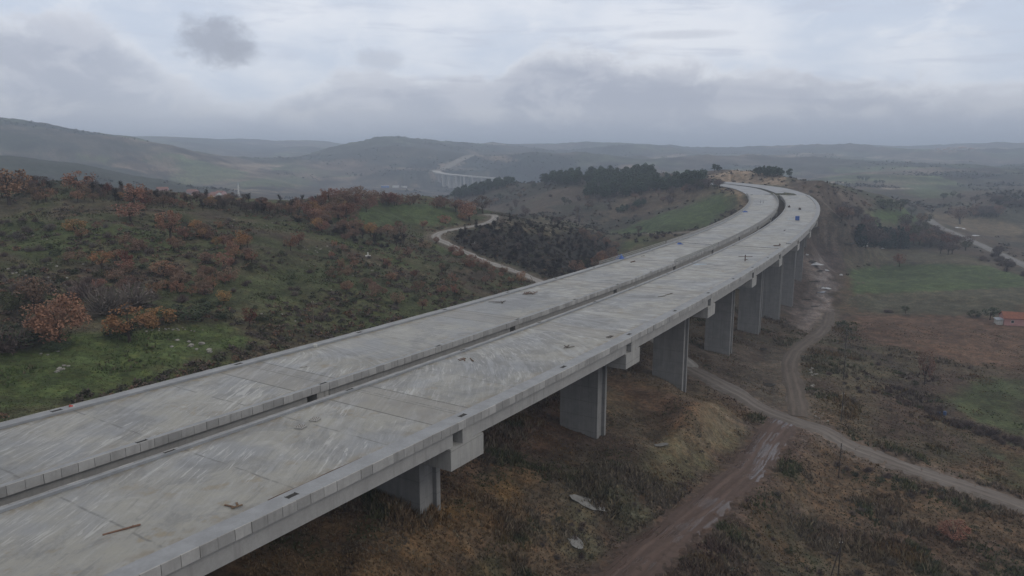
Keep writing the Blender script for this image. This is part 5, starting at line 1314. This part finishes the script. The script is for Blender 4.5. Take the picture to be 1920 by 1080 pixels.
timber_heap(1060, 652, 4, .6, 1.8, "dark scraps of board near the outer walkway", M_GREYWOOD); timber_heap(1142, 632, 3, .4, 2.6, "grey boards along the outer walkway over the third span", M_GREYWOOD, .15)
timber_heap(1470, 432, 7, .35, 1.8, "stack of pallets on the near deck before the blue box", M_WOOD, .1)
timber_heap(450, 950, 3, .5, 1.0, "tan board scraps by the outer walkway of the near deck", M_WOOD)
# hatch slabs with bar stubs
for (u, v, lb) in ((562, 800, "square concrete hatch slab with bar stubs on the near deck, left of two"), (588, 789, "square concrete hatch slab with bar stubs on the near deck, right of two")):
    s, o, p, h = on_deck(u, v); e = empty("hatch_slab", tuple(p), math.pi / 2 - h + .25); mb = MB(); mb.box((0, 0, .075), (.95, .95, .13)); mb.build("slab", M_SLAB, e)
    mb = MB()
    for i in range(3):
        for j in range(3): mb.box(((i - 1) * .3, (j - 1) * .3, .20), (.035, .035, .12))
    ob = mb.build("bar_stubs", M_RUST, e); ob["kind"] = "stuff"
    tag(e, lb, "slab", "hatch slabs on the near deck")
s, o, p, h = on_deck(567, 687); mb = MB(); mb.box((0, 0, .04), (.9, .6, .07), rz=1.1); mb.box((.1, 0, .09), (.5, .5, .03), rz=1.1); ob = mb.build("cover_plate", M_SLAB); ob.location = tuple(p); tag(ob, "grey cover plate on the farther deck by its first joint", "cover plate")
s, o, p, h = on_deck(591, 651); mb = MB(); mb.box((0, 0, .25), (.55, .45, .42)); mb.box((0, 0, .48), (.4, .35, .05)); ob = mb.build("white_canister", M_WHITE); ob.location = tuple(p); tag(ob, "small white canister against the far walkway", "canister")
# steel bar along the outer kerb
s, o, p, h = on_deck(595, 895); mb = MB(); Pq = [at(s + t, 2.35 + .05 * math.sin(t), .06) - p for t in np.linspace(-5.5, 5.5, 12)]; mb.tube(Pq, .05, 6); ob = mb.build("steel_bar", M_RUST); ob.location = tuple(p); tag(ob, "long dark steel bar lying along the outer walkway of the near deck", "bar")
# blue things
def crumple(name, mat, loc, L, W, H, seed, label, cat, rz=0.0):
    n, m_ = 18, 12; gx, gy = np.meshgrid(np.linspace(-1, 1, n), np.linspace(-1, 1, m_), indexing='ij')
    z = H * (fbm(gx * 3 + seed, gy * 3, 1.3, 4, seed) ** 1.5) * 2 * (1 - np.maximum(abs(gx), abs(gy)) ** 3); z = np.maximum(z, .02)
    wx = L / 2 * gx * (1 + .25 * (fbm(gx * 2, gy * 2 + seed, 1, 2, seed + 3) - .5)); wy = W / 2 * gy * (1 + .5 * (fbm(gx * 2 + 9, gy * 2 + seed, 1, 2, seed + 5) - .5))
    i, j = np.meshgrid(np.arange(n - 1), np.arange(m_ - 1), indexing='ij'); Q_ = np.stack([i * m_ + j, (i + 1) * m_ + j, (i + 1) * m_ + j + 1, i * m_ + j + 1], -1).reshape(-1, 4)
    V = np.stack([wx, wy, z + .01], -1).reshape(-1, 3); k = len(V); Vb = V.copy(); Vb[:, 2] = .004
    bd = [(a, 0) for a in range(n)] + [(n - 1, b_) for b_ in range(1, m_)] + [(a, m_ - 1) for a in range(n - 2, -1, -1)] + [(0, b_) for b_ in range(m_ - 2, 0, -1)]
    ids = [a * m_ + b_ for a, b_ in bd]; side = [(ids[t], ids[(t + 1) % len(ids)], ids[(t + 1) % len(ids)] + k, ids[t] + k) for t in range(len(ids))]
    me = mesh_np(name, np.concatenate([V, Vb]), [np.concatenate([Q_, np.array(side)])], [mat]); recalc(me); ob = link(name, me); ob.location = tuple(loc); ob.rotation_euler = (0, 0, rz); return tag(ob, label, cat)
s, o, p, h = on_deck(1162, 485); crumple("tarpaulin", M_BLUE, p, 4.2, 2.4, 1.3, 3, "bright blue crumpled tarpaulin at the start of the far railing", "tarpaulin", math.pi / 2 - h)
s, o, p, h = on_deck(1275, 458); crumple("tarpaulin", M_BLUE, p, 2.2, 1.0, .5, 5, "small blue tarpaulin lying on the open joint of the farther deck", "tarpaulin", 0)
s, o, p, h = on_deck(1397, 398); crumple("tarpaulin", M_BLUE, p, 3.2, 1.6, .6, 8, "blue tarpaulin by the far kerb near the bend", "tarpaulin", 0.4)
s, o, p, h = on_deck(1312, 496); crumple("plastic_sheet", M_PALEBLUE, p, 4.0, 1.0, .15, 12, "pale blue sheet lying flat in the middle of the near deck", "sheet", .1)
s, o, p, h = on_deck(1482, 411); crumple("plastic_sheet", M_PALEBLUE, p, 3.0, 1.5, .2, 14, "pale blue sheet beside the blue box", "sheet", .1)
s, o, p, h = on_deck(1495, 413); e = empty("storage_box", tuple(p), math.pi / 2 - h + .1); mb = MB(); mb.box((0, 0, .95), (2.3, 1.9, 1.75)); mb.build("body", M_BLUE, e)
mb = MB(); mb.box((0, 0, 1.88), (2.45, 2.05, .1)); mb.box((0, 0, 1.97), (2.0, 1.5, .08)); mb.build("lid", M_BLUE, e); mb = MB(); mb.box((0, 0, .035), (2.2, 1.8, .07)); mb.build("base", M_GREYWOOD, e); tag(e, "bright blue box standing near the bend of the near deck", "storage box")
# props standing upright
s, o, p, h = on_deck(1397, 490); e = empty("timber_prop", tuple(p), .2); mb = MB(); mb.box((0, 0, 1.0), (.22, .22, 1.98)); mb.build("post", M_RUST, e); mb = MB(); mb.box((0, -.16, 1.45), (4.6, .1, .14), ry=.03); mb.box((.4, .16, .5), (1.0, .08, .16)); mb.build("crossbar", M_RUST, e); tag(e, "upright rusty prop with a crossbar on the near deck", "prop")
for k, (u, v, lb) in enumerate(((1480, 389, "small dark machine near the inner kerb past the blue box"), (1499, 393, "small dark machine in mid deck past the blue box"))):
    s, o, p, h = on_deck(u, v); e = empty("compactor", tuple(p), .3 * k); mb = MB(); mb.box((0, 0, .3), (1.3, .8, .5)); mb.build("base", M_DARK, e); mb = MB(); mb.box((0, 0, .85), (.7, .6, .6)); mb.build("engine", M_RUST, e)
    mb = MB(); mb.tube([(-.5, -.3, .6), (-1.0, -.3, 1.2), (-1.0, .3, 1.2), (-.5, .3, .6)], .04, 5); mb.build("handle", M_DARK, e); tag(e, lb, "machine", "machines on the near deck")
for u, v, lb in ((1426, 381, "left of two thin stakes standing at the joint near the bend"), (1431, 381, "right of two thin stakes standing at the joint near the bend")):
    s, o, p, h = on_deck(u, v); mb = MB(); mb.tube([(0, 0, 0), (0, 0, 1.7)], .07, 6); mb.box((0, 0, .06), (.4, .4, .1)); ob = mb.build("marker_stake", M_GREYWOOD); ob.location = tuple(p); tag(ob, lb, "stake", "stakes at the far joint")
# red and white cone, tipped over by the far kerb
s, o, p, h = on_deck(131, 767); e = empty("traffic_cone", tuple(p), .4)
mb = MB(); mb.tube([(0, 0, .22), (.30, 0, .17)], [.22, .17], 12); mb.tube([(.52, 0, .125), (.80, 0, .07)], [.12, .05], 12); mb.box((-.03, 0, .22), (.05, .52, .44)); mb.build("cone_body", M_RED, e)
mb = MB(); mb.tube([(.30, 0, .17), (.52, 0, .125)], [.172, .122], 12); mb.build("reflective_band", M_WHITE, e); tag(e, "red and white cone tipped over against the far kerb", "traffic cone")

# ------------------------------------------------------------------ poles and wires
M_POLE = mat_noise("pole_wood", (.050, .040, .034), (.035, .028, .025), 6, .9)
M_POLE2 = mat_noise("pole_wood_pale", (.16, .135, .105), (.12, .10, .08), 6, .9)
M_WIRE = mat_noise("wire_black", (.02, .02, .02), (.03, .03, .03), 1, .6)
M_INS = mat_noise("insulator_white", (.55, .55, .52), (.45, .45, .42), 9, .4)
def pole(x, y, h, label, mat, strut=False, grp="utility poles", rad=.085):
    z = float(ground(x, y)); e = empty("utility_pole", (x, y, z)); mb = MB(); mb.tube([(0, 0, -.4), (0, 0, h * .5), (.03, 0, h)], [rad * 1.15, rad, rad * .75], 8); mb.build("pole", mat, e)
    mb = MB(); mb.box((0, 0, h - .55), (.5, .07, .08)); mb.build("crossarm", mat, e)
    for sx_ in (-.2, .2):
        mb = MB(); mb.tube([(sx_, 0, h - .5), (sx_, 0, h - .42), (sx_, 0, h - .35)], [.03, .05, .025], 6); mb.build("insulator", M_INS, e)
    if strut: mb = MB(); mb.tube([(-2.4, -1.4, -.6), (-.06, -.03, h * .86)], [.085, .07], 7); mb.build("strut", mat, e)
    tag(e, label, "pole", grp); return Vector((x, y, z + h - .36))
Pp = []
for (u, v, h_, st, lb) in ((1569, 1105, 7.6, True, "pole with a slanting strut at the bottom edge"), (1572, 896, 7.0, False, "pole just below the gravel road, second from the bottom edge"), (1577, 790, 7.0, False, "pole in the weeds just above the gravel road"),
                           (1581, 712, 7.0, False, "pole in the weeds beside the haul track"), (1585, 655, 7.0, False, "farthest pole of the line, near the brown orchard")):
    P_, _ok = surf_hit(u, v); Pp.append(pole(P_[0][0], P_[0][1], h_, "dark wooden " + lb, M_POLE, st, "poles of the line right of the bridge"))
def span(a, b, sag, label, dx):
    mb = MB(); P_ = [a.lerp(b, t) + Vector((dx, 0, -sag * 4 * t * (1 - t))) for t in np.linspace(0, 1, 12)]; mb.tube([tuple(p - a) for p in P_], .012, 4); ob = mb.build("wire", M_WIRE); ob.location = a; tag(ob, label, "wire", "wires of the pole line")
NM = ["the strutted pole", "the pole below the gravel road", "the pole above the gravel road", "the pole by the haul track", "the farthest pole"]
for k in range(4):
    for dx, sd in ((-.2, "left"), (.2, "right")): span(Pp[k], Pp[k + 1], .5, f"{sd} wire between {NM[k]} and {NM[k + 1]}", dx)
P_, _ok = surf_hit(589, 622); pole(P_[0][0], P_[0][1], 7.0, "pale thin wooden pole beyond the far walkway on the grassy slope", M_POLE2, grp="poles on the left slope")
P_, _ok = surf_hit(845, 544); pole(P_[0][0], P_[0][1], 7.5, "pale thin wooden pole below the red oaks near the deck", M_POLE2, grp="poles on the left slope")
P_, _ok = surf_hit(1502, 331); pole(P_[0][0], P_[0][1], 9.5, "lone distant pole against the haze beside the pine row", M_POLE2, rad=.22)

# ------------------------------------------------------------------ white concrete posts on slabs, pale rocks
for u, v, sc, lb in ((690, 481, .72, "white concrete post on a square slab on the open grass"), (890, 457, .75, "white concrete post on a slab below the burnt slope's lane"), (653, 424, .75, "white concrete post among oaks left of the clearing")):
    P_, _ok = surf_hit(u, v); x, y = P_[0][:2]; e = empty("foundation_post", (x, y, float(ground(x, y))), .3, sc)
    mb = MB(); mb.box((0, 0, .16), (2.2, 2.2, .7)); mb.build("slab", M_WHITE, e); mb = MB(); mb.box((0, 0, 1.2), (.5, .5, 1.4)); mb.box((0, 0, 1.93), (.4, .4, .08)); mb.build("post", M_WHITE, e); tag(e, lb, "concrete post", "white posts on slabs")
M_ROCK = mat_noise("limestone", (.255, .245, .22), (.17, .163, .145), 1.2, .95, rand=.2)
def rock_mesh(i):
    import bmesh
    b = bmesh.new(); bmesh.ops.create_icosphere(b, subdivisions=2, radius=1)
    for v in b.verts:
        p = np.array(v.co); k = .62 + .75 * float(fbm(p[:1] * 1.3 + i * 7.1 + p[2] * .7, p[1:2] * 1.3 + p[2] * 1.1, 1.0, 3, 200 + i)[0])
        v.co = (p[0] * k * 1.1, p[1] * k, p[2] * k * .62 + .2)
    me = bpy.data.meshes.new("limestone_rock"); b.to_mesh(me); b.free(); me.materials.append(M_ROCK); return me
ROCKS = [rock_mesh(i) for i in range(6)]
def rocks(cx, cy, su, sv, n, size, where, mat=None):
    q_ = rng.normal(size=(n, 2)) * [su, sv] + [cx, cy]; q_ = q_[np.argsort(q_[:, 0])]; P_, ok = surf_hit(q_[:, 0], q_[:, 1]); bl = blocked(P_[:, 0], P_[:, 1], .5)
    mine = []; prep = 'on' if any(w_ in where for w_ in ('edge', 'verge', 'bank', 'slope', 'fields', 'hilltop', 'grass', 'lawn')) else 'in'
    for (x, y, z), b_ in zip(P_, bl):
        if b_: continue
        ob = link("limestone_rock", random.choice(ROCKS)); ob.location = (x, y, float(ground(x, y)) - .04); ob.rotation_euler = (random.uniform(-.2, .2), random.uniform(-.2, .2), random.uniform(0, 6.28)); ob.scale = (random.uniform(*size) * .72,) * 3
        mine.append(ob)
    for i_, ob in enumerate(mine):
        lb = ("only pale rock" if len(mine) == 1 else ("leftmost pale rock" if i_ == 0 else "rightmost pale rock" if i_ == len(mine) - 1 else ORD[i_] + " pale rock from left")) if len(mine) <= 12 else "pale limestone rock"
        tag(ob, f"{lb} {prep} {where}", "rock", f"rocks {prep} {where}")
rocks(112, 529, 14, 5, 16, (.30, .60), "the heap above the lone broad oak"); rocks(35, 508, 14, 5, 7, (.3, .55), "the scatter near the left edge"); rocks(105, 496, 18, 3, 6, (.25, .5), "the row above the rock heap")
rocks(322, 618, 22, 2.5, 16, (.22, .42), "the line below the ochre oak"); rocks(112, 691, 9, 5, 7, (.35, .55), "the little heap on the lawn"); rocks(370, 655, 22, 8, 8, (.35, .8), "the rubble bank beside the far deck", ); rocks(88, 664, 14, 3, 3, (.3, .45), "the trio on the lawn")
rocks(595, 468, 14, 4, 9, (.35, .6), "the outcrop on the open slope"); rocks(550, 590, 40, 14, 8, (.3, .5), "the slope by the far walkway"); rocks(640, 505, 60, 20, 10, (.25, .5), "the open grass below the white post"); rocks(50, 440, 30, 8, 6, (.3, .5), "the upper left grass"); rocks(470, 420, 40, 8, 8, (.3, .6), "the gap between thicket and ridge")
rocks(1525, 715, 5, 14, 10, (.35, .7), "the edge of the haul track"); rocks(1340, 685, 16, 5, 9, (.25, .5), "the verge by the third pier"); rocks(1540, 780, 8, 9, 8, (.25, .45), "the bank at the road junction"); rocks(1040, 425, 30, 10, 9, (.5, .9), "the burnt hilltop"); rocks(1640, 560, 90, 12, 6, (.35, .5), "the upper fields")

# ------------------------------------------------------------------ house, cabins, barrels, litter
M_DULLBLUE = mat_noise("faded_blue_plastic", (.05, .085, .18), (.04, .07, .15), 2, .6)
M_PINK = mat_noise("pink_render", (.44, .25, .235), (.38, .215, .205), .8, .9); M_TILE = mat_noise("roof_tiles", (.225, .090, .058), (.16, .070, .050), 1.2, .9); M_TIN = mat_noise("tin_roof", (.33, .37, .42), (.26, .30, .34), 1, .5); M_GLASS = mat_noise("window_dark", (.03, .035, .04), (.05, .055, .06), 1, .2, spec=.5)
def gable(mb, L, W, z0, hr, ov):
    a, b = L / 2 + ov, W / 2 + ov; t = .12; V = []
    for x in (-a, a): V += [(x, -b, z0 - .1), (x, 0, z0 + hr), (x, b, z0 - .1), (x, -b, z0 - .1 + t), (x, 0, z0 + hr + t), (x, b, z0 - .1 + t)]
    Q_ = [(0, 6, 7, 1), (1, 7, 8, 2), (3, 4, 10, 9), (4, 5, 11, 10), (0, 3, 9, 6), (2, 8, 11, 5), (0, 1, 4, 3), (1, 2, 5, 4), (6, 9, 10, 7), (7, 10, 11, 8)]; mb.add(V, Q_)
def house(name, x, y, rz, L, W, H, wall, roof, label, cat="house", grp=None, detail=True, hr=1.5):
    z = float(ground(x, y)); e = empty(name, (x, y, z - .15), rz); mb = MB(); a, b = L / 2, W / 2
    V = [(-a, -b, 0), (a, -b, 0), (a, b, 0), (-a, b, 0), (-a, -b, H), (a, -b, H), (a, b, H), (-a, b, H), (-a, 0, H + hr - .15), (a, 0, H + hr - .15)]
    mb.add(V, [(0, 1, 5, 4), (2, 3, 7, 6), (3, 2, 1, 0), (4, 5, 9, 8), (6, 7, 8, 9)], [(4, 8, 7), (5, 6, 9)]); mb.add([V[i] for i in (0, 4, 7, 3, 1, 2, 6, 5)], [(0, 1, 2, 3), (4, 5, 6, 7)]); mb.build("wall", wall, e)
    mb = MB(); gable(mb, L, W, H, hr, .45); mb.build("roof", roof, e)
    if detail:
        for wx in (-L * .30, L * .02, L * .32):
            mb = MB(); mb.box((wx, -b - .02, H * .58), (1.1, .06, 1.1)); f_ = mb.build("window", M_WHITE, e); mb = MB(); mb.box((wx, -b - .06, H * .58), (.9, .04, .9)); mb.build("pane", M_GLASS, f_)
        mb = MB(); mb.box((L * .2, .6, H + hr + .2), (.6, .6, 1.2)); mb.build("chimney", wall, e)
        mb = MB(); mb.box((-a - 1.1, -.5, 1.0), (2.1, W * .6, 2.0)); lt = mb.build("lean_to", M_WHITE, e); mb = MB(); mb.box((-a - 1.2, -.7, 2.18), (2.6, W * .7, .12), ry=-.12); mb.build("tin_roof", M_TIN, lt)
    return tag(e, label, cat, grp)
P_, _ok = surf_hit(1918, 611); house("farmhouse", P_[0][0] + 1.5, P_[0][1] + 3, -.32, 14, 7, 3.1, M_PINK, M_TILE, "pink farmhouse with red tiled roof and tin lean-to at the right edge", hr=2.0)
def cabin(u, v, L, rz, mat, label, W=2.5, H=2.6, name="site_cabin"):
    P_, _ok = surf_hit(u, v); x, y = P_[0][:2]; e = empty(name, (x, y, float(ground(x, y)) - .05), rz); mb = MB(); mb.box((0, 0, H / 2 + .1), (L, W, H)); mb.build("body", mat, e)
    mb = MB(); mb.box((0, 0, H + .17), (L + .1, W + .1, .12)); mb.build("roof", M_WHITE, e); mb = MB(); mb.box((L * .2, -W / 2 - .02, 1.2), (.9, .05, 2.0)); mb.build("door", M_STEEL, e); mb = MB(); mb.box((-L * .2, -W / 2 - .02, 1.6), (1.0, .05, .8)); mb.build("window", M_GLASS, e)
    return tag(e, label, "cabin", "site cabins")
cabin(1620, 462, 3.8, .1, M_WHITE, "white site cabin in front of the dark spruces")
cabin(722, 352, 20, .2, M_BLUE, "blue roofed shed in the valley camp below the distant viaduct", 9, 5); cabin(742, 352, 16, .1, M_WHITE, "white shed in the valley camp, middle of three", 8, 5); cabin(758, 352, 14, .1, M_WHITE, "white shed in the valley camp, rightmost of three", 8, 4)
for u, v, lb in ((1760, 779, "left of two blue barrels beside the dark hedge"), (1771, 778, "right of two blue barrels beside the dark hedge")):
    P_, _ok = surf_hit(u, v); x, y = P_[0][:2]; e = empty("barrel", (x, y, float(ground(x, y)))); mb = MB(); mb.tube([(0, 0, 0), (0, 0, .28), (0, 0, .3), (0, 0, .62), (0, 0, .64), (0, 0, .92)], [.36, .36, .40, .40, .36, .36], 14); mb.build("drum", M_DULLBLUE, e); mb = MB(); mb.tube([(0, 0, .92), (0, 0, .96)], .31, 14); mb.build("lid", M_DULLBLUE, e); tag(e, lb, "barrel", "barrels by the hedge")
M_PLAST = mat_noise("white_plastic", (.50, .51, .53), (.38, .39, .42), 2, .5)
for k, (u, v, L_, W_, lb) in enumerate(((1795, 427, 7, 4, "white sheet on the pale stubble field, left of three"), (1806, 429, 8, 4, "white sheet on the pale stubble field, middle of three"), (1829, 442, 6, 4, "white sheet on the pale stubble field, rightmost of three"),
                                       (1513, 478, 3, 1.6, "small white plastic sheet beside the far piers"), (1526, 495, 9, 7, "large torn white plastic sheet on the dark mud by the piers"), (1549, 507, 3, 2, "white plastic scrap on the mud near the green field"), (1577, 516, 2.4, 1.6, "white plastic scrap at the corner of the green field"), (1548, 541, 4.5, 3, "dirty pale sheet on the mud below the white plastic"), (1655, 466, 2.2, 1.2, "white bag at the foot of the spruces"))):
    P_, _ok = surf_hit(u, v); x, y = P_[0][:2]; crumple("plastic_sheet", M_PLAST, (x, y, float(ground(x, y)) + .06), L_, W_, .5, 20 + k, lb, "plastic sheet", random.uniform(0, 3))
# puddles and dried slurry: flat irregular patches following the ground
M_WATER = mat_noise("puddle_water", (.045, .042, .038), (.06, .055, .05), .5, .06, spec=.5); M_SLURRY = mat_noise("dried_slurry", (.20, .196, .185), (.15, .146, .138), 1.5, .9)
def patch(name, u, v, rx, ry, rz, mat, seed, label=None, cat=None, lift=.07):
    P_, _ok = surf_hit(u, v); x0, y0 = P_[0][:2]; n, k = 40, 6; th = np.arange(n) * 2 * math.pi / n; rad = 1 + .7 * (fbm(np.cos(th) * 1.6 + seed, np.sin(th) * 1.6, 1.0, 3, seed) - .5)
    rr_ = np.linspace(0, 1, k + 1)[1:]; lx = (rr_[:, None] * rad * np.cos(th) * rx).ravel(); ly = (rr_[:, None] * rad * np.sin(th) * ry).ravel()
    X = np.r_[0, lx * math.cos(rz) - ly * math.sin(rz)] + x0; Y = np.r_[0, lx * math.sin(rz) + ly * math.cos(rz)] + y0; Z = ground(X, Y) + lift
    A_ = np.c_[X, Y, np.ones(len(X))]; Z = A_ @ np.linalg.lstsq(A_, Z, rcond=None)[0] + (.16 if mat is not M_WATER else 0)
    if mat is M_WATER: Z = .85 * Z.mean() + .15 * Z + .12
    T_ = [(0, 1 + a, 1 + (a + 1) % n) for a in range(n)]; Q_ = [(1 + r_ * n + a, 1 + (r_ + 1) * n + a, 1 + (r_ + 1) * n + (a + 1) % n, 1 + r_ * n + (a + 1) % n) for r_ in range(k - 1) for a in range(n)]
    ob = link(name, mesh_np(name, np.stack([X, Y, Z], 1), [np.array(Q_), np.array(T_)], [mat], smooth=True))
    return tag(ob, label, cat) if label else tag(ob, kind="structure")
patch("puddle", 1440, 722, 1.9, 1.3, .2, M_WATER, 3); patch("puddle", 1512, 562, 2.4, 1.4, .2, M_WATER, 5); patch("puddle", 1430, 655, 1.6, 1.0, .4, M_WATER, 7); patch("puddle", 1526, 528, 3.4, 1.6, .2, M_WATER, 9); patch("puddle", 1519, 490, 4.0, 2.6, .2, M_WATER, 23); patch("puddle", 1540, 548, 3.0, 1.6, .5, M_WATER, 25); patch("puddle", 1528, 575, 2.6, 1.2, .3, M_WATER, 27); patch("puddle", 1536, 508, 3.0, 2.0, .1, M_WATER, 29); patch("puddle", 1588, 455, 5, 2.2, .1, M_WATER, 11)
patch("slurry_patch", 1102, 944, 2.3, 1.2, .1, M_SLURRY, 13, "large pale patch of dried slurry in the weeds below the second pier", "slurry patch"); patch("slurry_patch", 1080, 1020, 1.1, 1.0, .4, M_SLURRY, 15, "pale patch of dried slurry left of the dirt track", "slurry patch")
patch("slurry_patch", 1240, 836, 1.4, .6, .3, M_SLURRY, 21, "pale slurry patch in the gully below the bank", "slurry patch")

# ------------------------------------------------------------------ far away: the other viaduct, the village
M_FARC = mat_noise("far_concrete", (.40, .39, .37), (.33, .32, .305), .05, .9)
def far_viaduct():
    P = FARV.copy(); T = np.gradient(P[:, :2], axis=0); T /= np.linalg.norm(T, axis=1)[:, None]; N_ = np.stack([T[:, 1], -T[:, 0]], 1); e = empty("viaduct", tuple(P[0]))
    n = len(P); V = []
    for o_, z_ in ((-10, 0), (10, 0), (10, -3), (-10, -3)): V.append(np.c_[P[:, :2] + N_ * o_, P[:, 2] + z_] - P[0])
    V = np.stack(V, 1).reshape(-1, 3); i, j = np.meshgrid(np.arange(n - 1), np.arange(4), indexing='ij'); j2 = (j + 1) % 4; Q_ = np.stack([i * 4 + j, i * 4 + j2, (i + 1) * 4 + j2, (i + 1) * 4 + j], -1).reshape(-1, 4)
    me = mesh_np("deck_slab", V, [np.concatenate([Q_, [[3, 2, 1, 0], [(n - 1) * 4 + a for a in range(4)]]])], [M_FARC]); recalc(me); link("deck_slab", me, e)
    for k in range(4, n - 1, 4):
        for sd in (-6.2, 6.2):
            c_ = P[k, :2] + N_[k] * sd; g = float(ground(*c_)); mb = MB(); hh = P[k, 2] - 3.01 - g + 3
            if hh < 6: continue
            mb.box((c_[0] - P[0, 0], c_[1] - P[0, 1], g - 3 + hh / 2 - P[0, 2]), (4.5, 8.0, hh), rz=math.atan2(T[k, 1], T[k, 0])); mb.box((c_[0] - P[0, 0], c_[1] - P[0, 1], P[k, 2] - 4.0 - P[0, 2]), (5.4, 11.0, 1.9), rz=math.atan2(T[k, 1], T[k, 0])); mb.build("pier", M_FARC, e)
    tag(e, "distant pale curved viaduct on tall close piers in the hazy valley", "viaduct")
far_viaduct()
r_ = random.Random(5); k = 0
for i in range(13):
    u = 305 + i * 9 + r_.uniform(-2, 2); t = 1000 + r_.uniform(-40, 60); a, _k = ray(u, 360); x, y = math.sin(a) * t, math.cos(a) * t
    house("village_house", x, y, r_.uniform(-.5, .5), r_.uniform(9, 13), 8, r_.uniform(2.6, 4), M_WHITE if i % 3 else M_PINK, M_TILE, f"{'white' if i % 3 else 'pinkish'} house in the hazy village beyond the ridge, {ORD[i] + (' from left' if i else '') if i < 12 else 'rightmost'}", "house", "houses of the village beyond the ridge", False, 2.0)
a, _k = ray(447, 360); x, y = math.sin(a) * 1040, math.cos(a) * 1040; e = empty("minaret", (x, y, float(ground(x, y)))); mb = MB(); mb.tube([(0, 0, 0), (0, 0, 9), (0, 0, 15)], [1.3, 1.0, .9], 10); mb.build("shaft", M_WHITE, e); mb = MB(); mb.tube([(0, 0, 11), (0, 0, 11.5)], 1.7, 12); mb.build("balcony", M_WHITE, e); mb = MB(); mb.tube([(0, 0, 15), (0, 0, 20)], [1.0, .05], 10); mb.build("spire", M_TIN, e)
tag(e, "slim white minaret rising behind the burnt ridge", "minaret")
for i in range(12):
    u = 1752 + i * 6.5 + r_.uniform(-2, 2); P_, _ok = surf_hit(u, 277 + r_.uniform(0, 8)); x, y = P_[0][:2]
    house("hillside_house", x, y, r_.uniform(-.6, .6), r_.uniform(12, 20), 10, r_.uniform(6, 9), M_SLAB, M_TILE, f"pale house of the far hilltop town on the horizon, {ORD[i] + (' from left' if i else '')}", "house", "houses of the far hilltop town", False, 3)
